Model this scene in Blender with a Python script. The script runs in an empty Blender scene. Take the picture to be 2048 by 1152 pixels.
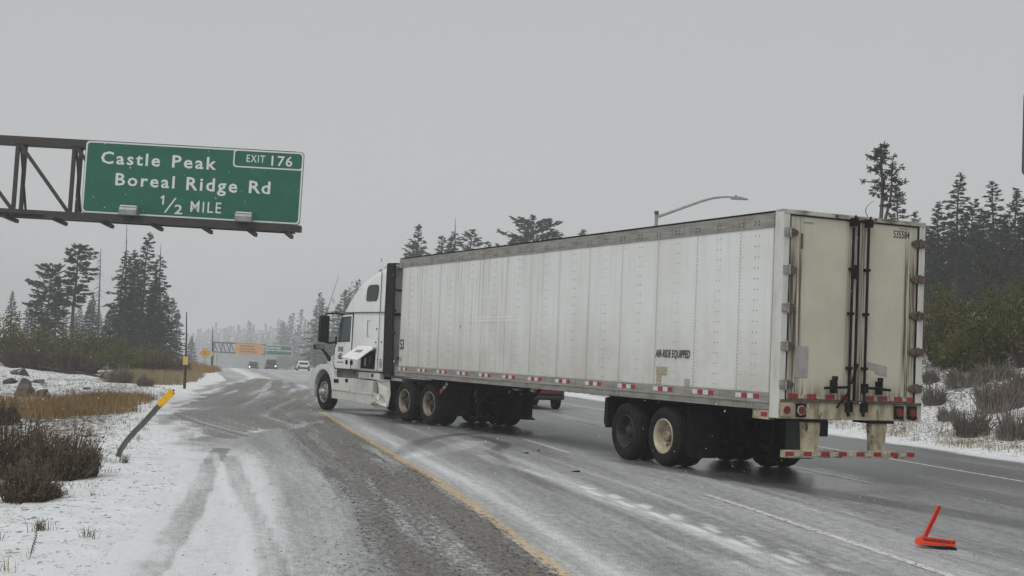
import bpy, math, random
import numpy as np
from mathutils import Vector, Matrix, Euler

SC = bpy.context.scene
COL = SC.collection
PI = math.pi
rnd = random.Random(7)
rng = np.random.default_rng(7)

# ------------------------------------------------------------------ camera
CAM_H, CAM_F, CAM_PITCH, CAM_ROLL = 1.778, 2732.36, 2.78756, 2.4234
cam = bpy.data.cameras.new("camera")
cam.sensor_width = 36.0
cam.lens = CAM_F/2048*36.0
cam.clip_start, cam.clip_end = 0.1, 4000
cam_ob = bpy.data.objects.new("camera", cam)
COL.objects.link(cam_ob)
_p, _r = math.radians(CAM_PITCH), math.radians(CAM_ROLL)
_F = Vector((0, math.cos(_p), math.sin(_p)))
_R0 = Vector((1, 0, 0)); _U0 = _R0.cross(_F)
_R = _R0*math.cos(_r)+_U0*math.sin(_r); _U = -_R0*math.sin(_r)+_U0*math.cos(_r)
cam_ob.matrix_world = Matrix(((_R.x, _U.x, -_F.x, 0), (_R.y, _U.y, -_F.y, 0), (_R.z, _U.z, -_F.z, CAM_H), (0, 0, 0, 1)))
SC.camera = cam_ob

# ------------------------------------------------------------------ overcast sky, soft sun, exposure
SUN_EL, SUN_AZ = 52.0, 238.0            # azimuth the light comes from, degrees counter-clockwise from +X (behind the camera, to the left)
world = bpy.data.worlds.new("World"); SC.world = world
world.use_nodes = True
nt = world.node_tree; nt.nodes.clear()
sky = nt.nodes.new("ShaderNodeTexSky"); sky.sky_type = 'NISHITA'; sky.sun_disc = False
sky.sun_elevation = math.radians(SUN_EL); sky.sun_rotation = math.radians(90-SUN_AZ)
sky.altitude = 2000; sky.air_density = 1.0; sky.dust_density = 3.0; sky.ozone_density = 1.0
hsv = nt.nodes.new("ShaderNodeHueSaturation"); hsv.inputs["Saturation"].default_value = 0.0
flat = nt.nodes.new("ShaderNodeMix"); flat.data_type = 'RGBA'; flat.inputs[0].default_value = 0.86   # cloud deck: nearly even grey
flat.inputs[7].default_value = (4.35, 4.47, 4.55, 1)
bg = nt.nodes.new("ShaderNodeBackground"); bg.inputs["Strength"].default_value = 0.109
wo = nt.nodes.new("ShaderNodeOutputWorld")
nt.links.new(sky.outputs[0], hsv.inputs["Color"]); nt.links.new(hsv.outputs[0], flat.inputs[6])
nt.links.new(flat.outputs[2], bg.inputs["Color"]); nt.links.new(bg.outputs[0], wo.inputs["Surface"])

sun = bpy.data.lights.new("sun", 'SUN'); sun.energy = 1.5; sun.angle = math.radians(40); sun.color = (1.0, 0.98, 0.95)
sun_ob = bpy.data.objects.new("sun", sun); COL.objects.link(sun_ob)
_e, _a = math.radians(SUN_EL), math.radians(SUN_AZ)
_to = Vector((math.cos(_e)*math.cos(_a), math.cos(_e)*math.sin(_a), math.sin(_e)))
sun_ob.rotation_euler = _to.to_track_quat('Z', 'Y').to_euler()
sun_ob.location = (0, 0, 60)
SC.view_settings.view_transform = 'Standard'; SC.view_settings.look = 'None'
SC.view_settings.exposure = 0.06; SC.view_settings.gamma = 1.0; SC.view_settings.use_curve_mapping = False
SC.cycles.volume_bounces = 3; SC.cycles.max_bounces = 8
HAZE_DENSITY = 0.00125

# ------------------------------------------------------------------ naming helpers
def tag(o, label=None, cat=None, group=None, kind=None):
    if label: o['label'] = label
    if cat: o['category'] = cat
    if group: o['group'] = group
    if kind: o['kind'] = kind
    return o

def empty(name, loc=(0, 0, 0), rz=0.0, label=None, cat=None, group=None, parent=None, rot=None):
    o = bpy.data.objects.new(name, None); COL.objects.link(o)
    o.location = loc; o.rotation_euler = rot if rot else (0, 0, rz); o.empty_display_size = .2
    if parent: o.parent = parent
    return tag(o, label, cat, group)

def link_mesh(name, me, mat=None, parent=None, loc=None, rot=None):
    o = bpy.data.objects.new(name, me); COL.objects.link(o)
    if mat is not None and len(me.materials) == 0:
        for m in (mat if isinstance(mat, (list, tuple)) else [mat]): me.materials.append(m)
    if parent: o.parent = parent
    if loc is not None: o.location = loc
    if rot is not None: o.rotation_euler = rot
    return o

def copy_tree(o, parent=None):
    c = o.copy(); COL.objects.link(c)
    c.parent = parent
    for ch in list(o.children): copy_tree(ch, c)
    return c

def np_mesh(name, V, F, smooth=False):
    V = np.asarray(V, np.float32); F = np.asarray(F, np.int32)
    me = bpy.data.meshes.new(name); n = F.shape[1]
    me.vertices.add(len(V)); me.vertices.foreach_set("co", V.ravel())
    me.loops.add(F.size); me.loops.foreach_set("vertex_index", F.ravel())
    me.polygons.add(len(F)); me.polygons.foreach_set("loop_start", np.arange(0, F.size, n, dtype=np.int32))
    me.polygons.foreach_set("loop_total", np.full(len(F), n, np.int32))
    if smooth: me.polygons.foreach_set("use_smooth", np.ones(len(F), bool))
    me.update(calc_edges=True)
    return me

class MB:
    """collects primitives into one mesh"""
    def __init__(s): s.v = []; s.f = []; s.sm = []
    def add(s, vs, fs, smooth=False):
        b = len(s.v); s.v += [tuple(v) for v in vs]; s.f += [tuple(i+b for i in f) for f in fs]; s.sm += [smooth]*len(fs); return s
    def box(s, x0, x1, y0, y1, z0, z1, M=None):
        vs = [Vector((x, y, z)) for x in (x0, x1) for y in (y0, y1) for z in (z0, z1)]
        if M is not None: vs = [M @ v for v in vs]
        return s.add(vs, [(0, 1, 3, 2), (4, 6, 7, 5), (0, 4, 5, 1), (2, 3, 7, 6), (0, 2, 6, 4), (1, 5, 7, 3)])
    def beam(s, a, b, w, h=None, up=(0, 0, 1)):
        """rectangular bar from a to b, width w, height h"""
        a, b = Vector(a), Vector(b); h = h or w; d = (b-a).normalized(); up = Vector(up)
        if abs(d.dot(up)) > .98: up = Vector((1, 0, 0)) if abs(d.x) < .9 else Vector((0, 1, 0))
        r = d.cross(up).normalized(); u = r.cross(d)
        vs = [p+r*(i*w/2)+u*(j*h/2) for p in (a, b) for i, j in ((-1, -1), (1, -1), (1, 1), (-1, 1))]
        return s.add(vs, [(3, 2, 1, 0), (4, 5, 6, 7), (0, 1, 5, 4), (1, 2, 6, 5), (2, 3, 7, 6), (3, 0, 4, 7)])
    def tube(s, pts, radii, n=8, caps=True, smooth=True):
        pts = [Vector(p) for p in pts]
        if not isinstance(radii, (list, tuple)): radii = [radii]*len(pts)
        vs, fs = [], []; ref = None
        for i, p in enumerate(pts):
            d = (pts[min(i+1, len(pts)-1)]-pts[max(i-1, 0)]).normalized()
            if ref is None: ref = d.orthogonal().normalized()
            r = (ref-d*ref.dot(d)); r = r.normalized() if r.length > 1e-6 else d.orthogonal().normalized(); ref = r
            u = d.cross(r)
            for k in range(n):
                a = 2*PI*k/n; vs.append(p+(r*math.cos(a)+u*math.sin(a))*radii[i])
        for i in range(len(pts)-1):
            for k in range(n):
                k2 = (k+1) % n; fs.append((i*n+k, i*n+k2, (i+1)*n+k2, (i+1)*n+k))
        s.add(vs, fs, smooth)
        if caps:
            s.add([vs[k] for k in range(n)], [tuple(reversed(range(n)))]); s.add(vs[-n:], [tuple(range(n))])
        return s
    def prism(s, poly, a0, a1, axis='y'):
        """poly of (u,v) extruded from a0 to a1 along axis; y: (x,z), x: (y,z), z: (x,y)"""
        def P(u, v, a): return {'y': (u, a, v), 'x': (a, u, v), 'z': (u, v, a)}[axis]
        n = len(poly); area = sum(poly[i][0]*poly[(i+1) % n][1]-poly[(i+1) % n][0]*poly[i][1] for i in range(n))
        if (area < 0) ^ (axis == 'y'): poly = list(reversed(poly))
        lo, hi = min(a0, a1), max(a0, a1)
        vs = [P(u, v, lo) for u, v in poly]+[P(u, v, hi) for u, v in poly]
        fs = [tuple(reversed(range(n))), tuple(range(n, 2*n))]+[(i, (i+1) % n, (i+1) % n+n, i+n) for i in range(n)]
        return s.add(vs, fs)
    def lathe(s, prof, n=40, cx=0, cz=0, smooth=True, rmod=None):
        """profile [(r, y)] spun about the y axis through (cx, cz)"""
        m = len(prof); vs, fs = [], []
        for k in range(n):
            a = 2*PI*k/n
            for j, (r, y) in enumerate(prof):
                rr = r*(rmod(k, j) if rmod else 1); vs.append((cx+rr*math.cos(a), y, cz+rr*math.sin(a)))
        for k in range(n):
            k2 = (k+1) % n
            for j in range(m-1): fs.append((k*m+j, k*m+j+1, k2*m+j+1, k2*m+j))
        return s.add(vs, fs, smooth)
    def quad(s, a, b, c, d): return s.add([a, b, c, d], [(0, 1, 2, 3)])
    def mesh(s, name):
        me = bpy.data.meshes.new(name); me.from_pydata(s.v, [], s.f)
        me.polygons.foreach_set("use_smooth", s.sm); me.update(); return me
    def build(s, name, mat, parent=None, bevel=0, loc=None, rot=None, seg=2):
        o = link_mesh(name, s.mesh(name), mat, parent, loc, rot)
        if bevel:
            b = o.modifiers.new("bevel", 'BEVEL'); b.width = bevel; b.segments = seg; b.limit_method = 'ANGLE'; b.angle_limit = math.radians(40)
        return o

def text_mesh(name, body, box, mat, parent, plane, bold=0.0, shear=0.0, depth=.003, spacing=1.0):
    """flat lettering fitted to box (u0,u1,v0,v1); plane(u,v,w) gives the local point, w outwards"""
    cu = bpy.data.curves.new(name, 'FONT'); cu.body = body; cu.size = 1; cu.offset = bold; cu.shear = shear; cu.space_character = spacing
    cu.resolution_u = 2; cu.extrude = .5
    t = bpy.data.objects.new(name, cu); COL.objects.link(t)
    bpy.context.view_layer.update()
    me = bpy.data.meshes.new_from_object(t.evaluated_get(bpy.context.evaluated_depsgraph_get()))
    COL.objects.unlink(t); bpy.data.objects.remove(t); bpy.data.curves.remove(cu)
    n = len(me.vertices); co = np.empty(n*3, np.float32); me.vertices.foreach_get("co", co); co = co.reshape(-1, 3)
    lo, hi = co.min(0), co.max(0); u0, u1, v0, v1 = box
    for i in range(n):
        x, y, z = co[i]
        me.vertices[i].co = plane(u0+(x-lo[0])/(hi[0]-lo[0])*(u1-u0), v0+(y-lo[1])/(hi[1]-lo[1])*(v1-v0), depth if z > 0 else 0.0)
    me.update()
    return link_mesh(name, me, mat, parent)

# ------------------------------------------------------------------ materials
class NT:
    def __init__(s, name):
        s.m = bpy.data.materials.new(name); s.m.use_nodes = True; s.t = s.m.node_tree; s.t.nodes.clear()
        s.out = s.t.nodes.new("ShaderNodeOutputMaterial"); s.b = s.t.nodes.new("ShaderNodeBsdfPrincipled")
        s.t.links.new(s.b.outputs[0], s.out.inputs[0])
    def n(s, typ, **kw):
        nd = s.t.nodes.new(typ)
        for k, v in kw.items(): setattr(nd, k, v)
        return nd
    def L(s, a, b): s.t.links.new(a, b)
    def setin(s, inp, v):
        if isinstance(v, bpy.types.NodeSocket): s.L(v, inp)
        else: inp.default_value = v
    def coord(s, kind="Object", scale=(1, 1, 1)):
        c = s.n("ShaderNodeTexCoord"); mp = s.n("ShaderNodeMapping"); mp.inputs["Scale"].default_value = scale
        s.L(c.outputs[kind], mp.inputs[0]); return mp.outputs[0]
    def noise(s, vec, scale, detail=3, rough=.55, dist=0):
        nd = s.n("ShaderNodeTexNoise"); s.L(vec, nd.inputs["Vector"])
        nd.inputs["Scale"].default_value = scale; nd.inputs["Detail"].default_value = detail; nd.inputs["Roughness"].default_value = rough; nd.inputs["Distortion"].default_value = dist
        return nd.outputs[0]
    def ramp(s, v, a, b, lo=0.0, hi=1.0):
        nd = s.n("ShaderNodeMapRange", interpolation_type='SMOOTHSTEP'); s.setin(nd.inputs[0], v)
        nd.inputs[1].default_value = a; nd.inputs[2].default_value = b; nd.inputs[3].default_value = lo; nd.inputs[4].default_value = hi
        return nd.outputs[0]
    def math(s, op, a, b=0.0, c=0.0):
        nd = s.n("ShaderNodeMath", operation=op); s.setin(nd.inputs[0], a); s.setin(nd.inputs[1], b); s.setin(nd.inputs[2], c); return nd.outputs[0]
    def mix(s, f, a, b):
        nd = s.n("ShaderNodeMix", data_type='RGBA'); s.setin(nd.inputs[0], f)
        for i, v in ((6, a), (7, b)): s.setin(nd.inputs[i], v if isinstance(v, bpy.types.NodeSocket) else (*v, 1))
        return nd.outputs[2]
    def sep(s, vec):
        nd = s.n("ShaderNodeSeparateXYZ"); s.L(vec, nd.inputs[0]); return nd.outputs
    def bump(s, h, strength=.3, dist=.01):
        nd = s.n("ShaderNodeBump"); nd.inputs["Strength"].default_value = strength; nd.inputs["Distance"].default_value = dist
        s.L(h, nd.inputs["Height"]); s.L(nd.outputs[0], s.b.inputs["Normal"])
    def done(s, col=None, rough=.5, metal=0.0, spec=.5):
        if col is not None: s.setin(s.b.inputs["Base Color"], col if isinstance(col, bpy.types.NodeSocket) else (*col, 1))
        s.setin(s.b.inputs["Roughness"], rough); s.setin(s.b.inputs["Metallic"], metal)
        s.b.inputs["Specular IOR Level"].default_value = spec
        return s.m

def plain(name, c, rough=.5, metal=0.0, c2=None, scale=6, stretch=(1, 1, 1), bump=0.0, spots=None, spec=.5):
    t = NT(name); col = c
    if c2 or bump or spots:
        v = t.coord("Object", stretch); nz = t.noise(v, scale, 4)
        if c2: col = t.mix(t.ramp(nz, .38, .66), c, c2)
        if spots:
            sc, sscale, a, b = spots
            col = t.mix(t.ramp(t.noise(t.coord("Object", stretch), sscale, 5, .65), a, b), col, sc)
        if bump: t.bump(t.noise(v, scale*4, 3), bump, .01)
    return t.done(col, rough, metal, spec)

def leafy(name, c1, c2, c3=None, rough=.75):
    """foliage or twig colour that differs from piece to piece"""
    t = NT(name); g = t.n("ShaderNodeNewGeometry"); r = g.outputs["Random Per Island"]
    oi = t.n("ShaderNodeObjectInfo")
    big = t.ramp(t.noise(t.coord("Object"), 1.3, 2), .35, .65)
    col = t.mix(r, c1, c2)
    if c3: col = t.mix(t.math('MULTIPLY', big, .75), col, c3)
    hs = t.n("ShaderNodeHueSaturation"); t.L(col, hs.inputs["Color"])
    t.setin(hs.inputs["Value"], t.ramp(oi.outputs["Random"], 0, 1, .82, 1.15))
    return t.done(hs.outputs[0], rough, 0, .25)
# ------------------------------------------------------------------ terrain maths (numpy only)
RP = np.array([(4.0,-10),(2.45,0),(0.53,11.2),(-0.69,17.74),(-1.58,21.76),(-2.6,26.3),(-3.86,31.9),(-5.95,41.4),(-9.3,55.5),
               (-13.2,72),(-18.3,93),(-28.5,140),(-39.0,190),(-47.0,235),(-55.5,280),(-70,360),(-95,480),(-120,600),(-160,790),(-205,1000)], float)

def _spline(P, n=24):
    out = []
    Q = np.vstack([2*P[0]-P[1], P, 2*P[-1]-P[-2]])
    for i in range(1, len(Q)-2):
        p0, p1, p2, p3 = Q[i-1], Q[i], Q[i+1], Q[i+2]
        l0, l1, l2 = (max(np.linalg.norm(b-a), 1e-6)**.5 for a, b in ((p0, p1), (p1, p2), (p2, p3)))
        m1 = (p1-p0)/l0 - (p2-p0)/(l0+l1) + (p2-p1)/l1
        m2 = (p2-p1)/l1 - (p3-p1)/(l1+l2) + (p3-p2)/l2
        m1, m2 = m1*l1, m2*l1
        for k in range(n):
            t = k/n
            out.append((2*t**3-3*t*t+1)*p1 + (t**3-2*t*t+t)*m1 + (-2*t**3+3*t*t)*p2 + (t**3-t*t)*m2)
    out.append(Q[-2])
    return np.array(out)

_c = _spline(RP)
_d = np.r_[0, np.cumsum(np.linalg.norm(np.diff(_c, axis=0), axis=1))]
_s0 = np.interp(0, _c[:, 1], _d)
RS = np.arange(0, _d[-1], .5)                       # arc length along the median line
RX, RY = np.interp(RS, _d, _c[:, 0]), np.interp(RS, _d, _c[:, 1])
for _ in range(6):                                  # smooth the heading a little
    RX[1:-1] = (RX[:-2]+2*RX[1:-1]+RX[2:])/4; RY[1:-1] = (RY[:-2]+2*RY[1:-1]+RY[2:])/4
_tx, _ty = np.gradient(RX), np.gradient(RY)
RS = RS-_s0
_k = np.ones(31)/31
_tx = np.convolve(np.pad(_tx, 15, mode='edge'), _k, 'valid'); _ty = np.convolve(np.pad(_ty, 15, mode='edge'), _k, 'valid')
_l = np.hypot(_tx, _ty); RNX, RNY = _ty/_l, -_tx/_l  # unit normal to the right

def road_xy(o, s):
    return (np.interp(s, RS, RX)+o*np.interp(s, RS, RNX), np.interp(s, RS, RY)+o*np.interp(s, RS, RNY))

def road_os(x, y):
    x, y = np.atleast_1d(np.asarray(x, float)), np.atleast_1d(np.asarray(y, float))
    s = np.interp(y, RY, RS)
    for _ in range(4):
        cx, cy = np.interp(s, RS, RX), np.interp(s, RS, RY)
        nx, ny = np.interp(s, RS, RNX), np.interp(s, RS, RNY)
        s = s + (x-cx)*(-ny) + (y-cy)*nx
    return (x-np.interp(s, RS, RX))*nx+(y-np.interp(s, RS, RY))*ny, s

def _h2(i, j, k):
    n = (i*374761393 + j*668265263 + k*1274126177) & 0x7fffffff
    n = (n ^ (n >> 13)) * 1274126177 & 0x7fffffff
    return ((n ^ (n >> 16)) & 0xffff)/65535.0

def noise(x, y, seed=0):
    x, y = np.asarray(x, float), np.asarray(y, float)
    i, j = np.floor(x).astype(np.int64), np.floor(y).astype(np.int64)
    u, v = x-i, y-j
    u, v = u*u*(3-2*u), v*v*(3-2*v)
    a, b, c, d = _h2(i, j, seed), _h2(i+1, j, seed), _h2(i, j+1, seed), _h2(i+1, j+1, seed)
    return (a+(b-a)*u)*(1-v)+(c+(d-c)*u)*v

def fbm(x, y, seed=0, n=4):
    t, a, w = 0, .5, 0
    for k in range(n):
        t = t+a*noise(x*2**k+k*17.3, y*2**k-k*9.1, seed+k); w += a; a *= .5
    return t/w

def sst(a, b, x):
    t = np.clip((x-a)/(b-a), 0, 1); return t*t*(3-2*t)

def fall(s):                                        # the road crests about 90 m ahead and drops away beyond
    return -0.0195*np.logaddexp(0, (s-102)/9.0)*9.0

def ground_h(o, s):
    o, s = np.asarray(o, float), np.asarray(s, float)
    dl, dr = -3.45-o-.75*sst(25, 31, s)*sst(47, 40, s)+(fbm(o*.0+s*.55, s*.9, 77, 3)-.5)*.9, o-13.7+(fbm(s*.6, s*.2, 78, 3)-.5)*.5
    h = np.where(dl > 0, .03*sst(0, .5, dl) - .10*sst(.6, 3, dl)*(1-sst(30, 50, s)) + 1.0*sst(6, 15, dl)*sst(42, 62, s) + .9*sst(14, 40, dl), 0)
    k = 1-.45*sst(75, 150, s)
    h = np.where(dr > 0, .04*sst(0, .5, dr) + k*5.6*(1-np.exp(-(np.maximum(dr, 0)/14)**1.6)), h)
    out = np.maximum(np.maximum(dl, dr), 0)
    n = (fbm(o*.35+40, s*.35, 3)-.5)*.35*sst(.8, 5, out) + (fbm(o*1.6, s*1.6, 9, 3)-.5)*.10*sst(.2, 1.5, out) + (fbm(o*5, s*5, 19, 2)-.5)*.03*sst(0, .6, out)
    h = h + n
    under = (dl < 0) & (dr < 0)
    return np.where(under, -.06, h) + fall(s)

def ground_z(x, y):
    o, s = road_os(x, y)
    z = ground_h(o, s); u = (o > -3.45) & (o < 13.7)
    return float(np.where(u, fall(s), z)[0])
# ------------------------------------------------------------------ what lies on the asphalt: snow, slush, mud, wet
TO = np.array([5.23642875, 20.89044128]); THD = math.radians(115.3306)      # trailer: rear centre on the ground, heading
KO = (-1.2, 34.3); KHD = math.radians(121.0)                               # tractor: drive tandem centre, heading

def seg_dist(x, y, pts):
    """distance to a polyline and the running fraction along it"""
    d = np.full(x.shape, 1e9); pts = np.asarray(pts, float)
    for a, b in zip(pts[:-1], pts[1:]):
        ab = b-a; t = np.clip(((x-a[0])*ab[0]+(y-a[1])*ab[1])/(ab@ab), 0, 1)
        d = np.minimum(d, np.hypot(x-a[0]-t*ab[0], y-a[1]-t*ab[1]))
    return d

def smooth_line(p): return _spline(np.asarray(p, float), 8)

def poly_sd(x, y, pts):
    pts = np.asarray(pts, float); inside = np.zeros(x.shape, bool)
    for (ax, ay), (bx, by) in zip(pts, np.roll(pts, -1, 0)):
        c = ((ay > y) != (by > y)) & (x < (bx-ax)*(y-ay)/(by-ay+1e-12)+ax); inside ^= c
    d = seg_dist(x, y, np.vstack([pts, pts[:1]]))
    return np.where(inside, -d, d)

SWIRL = [(-12.3, 61.5), (-10.2, 45.5), (-8.0, 32.7), (-6.9, 28.9), (-5.7, 25.4), (-5.2, 25.0), (-4.9, 26.6), (-4.9, 30.2), (-4.6, 35.2), (-5.4, 42), (-7.2, 52), (-9.4, 62), (-11.5, 69), (-13.2, 72)]

def cover(o, s, x, y):
    """R snow/frost, G mud, B wet for points on the road"""
    near = s < 75
    R = .44 + .13*(fbm(o*.9, s*.12, 5)-.5)*2 + .08*(fbm(o*4, s*.35, 6, 3)-.5)*2
    G = np.zeros_like(R); B = np.full_like(R, .25)
    R = R + .09*np.exp(-((o-3.75)/.6)**2)*sst(40, 20, s) + .12*np.exp(-((o-2.0)/.5)**2)*sst(35, 15, s)
    R = R + .14*np.exp(-((o-.45)/.25)**2) - .08*np.exp(-((o-1.1)/.4)**2)
    R = R + .10*sst(.60, .85, noise(o*8+3, s*.05, 31))*sst(-.2, .4, o)          # thin wind-blown streaks
    R = R - .16*sst(4.2, 6.0, o)*sst(45, 25, s) - .10*sst(7.2, 8.5, o)
    G = G + .30*sst(.52, .72, fbm(o*1.5, s*.06, 41, 3))*sst(6.5, 8, o)*sst(50, 30, s)
    # median shoulder
    sh = sst(-2.05, -2.45, o); nearsh = sst(27, 20, s)
    R = np.where(sh > 0, R*(1-sh*nearsh)+(.88+.08*(fbm(o*3, s*1.2, 51)-.5)*2)*sh*nearsh, R)
    mid = np.exp(-((o+1.75)/.45)**2)*nearsh; R = R + .06*mid
    band = sst(-1.75, -1.25, o)*sst(.12, -.12, o)*sst(48, 34, s)                 # churned muddy strip beside the yellow line
    G = np.maximum(G, band*(.52+.5*(fbm(o*3.2, s*.22, 61, 4)-.45)*2))
    G = np.maximum(G, .95*sst(.60, .74, fbm(o*7+9, s*.35, 67, 3))*band)
    for oc, wr, sd_ in ((-.34, .10, 1), (-.72, .12, 2), (-1.10, .11, 3), (-1.42, .10, 4)):       # broken ruts pressed into the slush
        wob = (fbm(s*.16, s*0+sd_, 110+sd_, 3)-.5)*.5
        brk = sst(.40, .60, fbm(s*.55, o*2.5, 120+sd_, 3))
        G = np.maximum(G, band*1.0*brk*np.exp(-((o-oc-wob)/wr)**2))
        R = R + .22*band*np.exp(-((o-oc-wob-.20)/.07)**2)*sst(.5, .7, fbm(s*.4, o*3, 130+sd_, 3))
    G = np.maximum(G, .35*np.exp(-((o+1.6)/.35)**2)*sst(.5, .66, fbm(o*3, s*.8, 64, 3))*sst(40, 20, s))
    R = R*(1-.30*band) + .30*band*sst(.62, .76, noise(o*5, s*.16, 71))
    for pts, w, a in (([(-2.62, 10), (-3.10, 13.3), (-3.8, 17.4), (-4.36, 20.5), (-4.75, 23.0)], .15, -.34),
                      ([(-2.75, 10), (-3.4, 13.5), (-4.3, 18.2), (-4.7, 20.5)], .17, -.10),
                      ([(-1.60, 10), (-2.35, 13.2), (-3.4, 17.6), (-4.3, 21.5)], .15, -.22)):
        if near.any():
            d = seg_dist(x, y, smooth_line(pts)); R = R + a*sst(w, w*.86, d)
    d = seg_dist(x, y, smooth_line([(-1.82, 10), (-2.52, 13.5), (-3.64, 17.8), (-4.66, 22.1)])); R = R + .22*sst(.09, .03, d)
    d = seg_dist(x, y, smooth_line([(-2.9, 10), (-3.7, 14), (-4.55, 18.5)])); G = np.maximum(G, .13*sst(.30, .05, d))
    # the fan of slush swept out onto the shoulder by the trailer
    sd = poly_sd(x, y, SWIRL) + (fbm(x*1.1, y*.5, 81, 3)-.5)*1.2
    ins = sst(.35, -.45, sd)
    acr = np.where(y > 34, x+.075*(y-34)+.0012*(y-34)**2, x+.34*(y-34)-.012*(y-34)**2)
    stw = .6*fbm(acr*2.6, y*.10, 83, 4)+.4*fbm(acr*7, y*.22, 84, 3)
    G = np.maximum(G, ins*np.clip(.68+3.2*(stw-.47), .24, .98))
    R = np.where(ins > 0, R*(1-ins)+ins*np.clip(.46+1.1*(fbm(acr*4+3, y*.14, 85, 4)-.5), .22, .62), R)
    R = R + .35*np.exp(-(sd/.22)**2)*sst(.4, .6, noise(x*1.3, y*.5, 86))
    eo = .75*sst(25, 31, s)*sst(47, 40, s); edge_ = sst(-3.0, -3.7, o+eo+(fbm(s*.8, o*.8, 87, 3)-.5)*1.0); R = R*(1-edge_)+.98*edge_; G = G*(1-.85*edge_)
    edge_ = sst(13.0, 13.6, o+(fbm(s*.8, o*.8, 88, 3)-.5)*.6); R = R*(1-edge_)+.95*edge_
    # beyond the fan the shoulder is still under clean snow, with a sharp ploughed edge
    far = sst(.5, 1.1, sd)*sst(36, 45, s)
    R = np.where(o < -1.78, R*(1-far)+1.05*far, R); G = np.where(o < -1.78, G*(1-far), G)
    R = R + .45*sst(58, 70, s)*np.exp(-((o+.1)/.30)**2)*(1-ins) + .10*sst(60, 85, s)
    # curved scuffs left by the sliding wheels in lane one
    for pts, w, a in (([(-1.9, 22.4), (-1.77, 23.5), (-1.66, 26.9), (-1.05, 29.7), (-.27, 30.9), (.6, 31.3)], .22, -.15),
                      ([(-.6, 29.2), (-.03, 27.2), (-.2, 25.0), (.14, 21.5), (.55, 19.3), (1.32, 16.0), (2.1, 12.6)], .20, -.14),
                      ([(-2.3, 21.6), (-1.2, 24.4), (-.6, 27.6)], .35, .12),
                      ([(-.35, 24), (-.08, 22.5), (.81, 19.8), (1.4, 17.1), (2.4, 13.1)], .16, .15),
                      ([(.95, 19.0), (1.65, 16.4), (2.75, 12.2)], .03, .40), ([(1.08, 19.0), (1.80, 16.4), (2.92, 12.2)], .025, .36),
                      ([(1.22, 18.8), (1.95, 16.2), (3.1, 12)], .025, .30),
                      ([(1.2, 24.6), (1.68, 23), (2.13, 20.0), (2.75, 17.0), (3.3, 12.8)], .25, .05),
                      ([(2.2, 24), (3.1, 22.2), (4.2, 20.3), (6.0, 17.0), (8, 13.5)], .5, -.20)):
        d = seg_dist(x, y, smooth_line(pts)); R = R + a*sst(w, w*.45, d)
    # wet, bare ground under and around the lorry's wheels, with its shade painted in
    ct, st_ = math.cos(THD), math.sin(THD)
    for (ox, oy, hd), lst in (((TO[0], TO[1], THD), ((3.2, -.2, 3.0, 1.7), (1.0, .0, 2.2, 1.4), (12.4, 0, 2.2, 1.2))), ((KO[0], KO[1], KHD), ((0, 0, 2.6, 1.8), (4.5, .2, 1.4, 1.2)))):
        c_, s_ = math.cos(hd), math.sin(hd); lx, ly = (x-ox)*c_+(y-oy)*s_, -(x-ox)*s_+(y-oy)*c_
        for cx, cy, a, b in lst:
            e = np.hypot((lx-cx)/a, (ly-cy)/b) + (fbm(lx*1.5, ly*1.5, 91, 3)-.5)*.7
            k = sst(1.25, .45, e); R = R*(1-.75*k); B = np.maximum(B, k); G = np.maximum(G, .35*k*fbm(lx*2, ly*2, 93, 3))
    B = np.maximum(B, .6*np.exp(-((o-2.4)/.5)**2)*sst(36, 30, s)*sst(20, 27, s))
    return np.stack([np.clip(R, 0, 1.1), np.clip(G, 0, 1), np.clip(B, 0, 1), np.ones_like(R)], -1)

def strip_mesh(name, os_, ss_, lift=0.0, dR=0.0):
    O, S = np.meshgrid(os_, ss_); X, Y = road_xy(O.ravel(), S.ravel()); o, s = O.ravel(), S.ravel()
    Z = fall(s)+lift
    no, ns = len(os_), len(ss_); idx = np.arange(no*ns).reshape(ns, no)
    F = np.stack([idx[:-1, :-1], idx[:-1, 1:], idx[1:, 1:], idx[1:, :-1]], -1).reshape(-1, 4)
    me = np_mesh(name, np.stack([X, Y, Z], -1), F, True)
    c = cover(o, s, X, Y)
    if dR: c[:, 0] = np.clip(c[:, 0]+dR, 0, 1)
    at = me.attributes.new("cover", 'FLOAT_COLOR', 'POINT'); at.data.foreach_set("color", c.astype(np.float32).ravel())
    uv = me.uv_layers.new(name="lane"); lv = np.empty(len(me.loops), np.int32); me.loops.foreach_get("vertex_index", lv)
    uv.data.foreach_set("uv", np.stack([o, s], -1)[lv].astype(np.float32).ravel())
    return me

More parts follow.
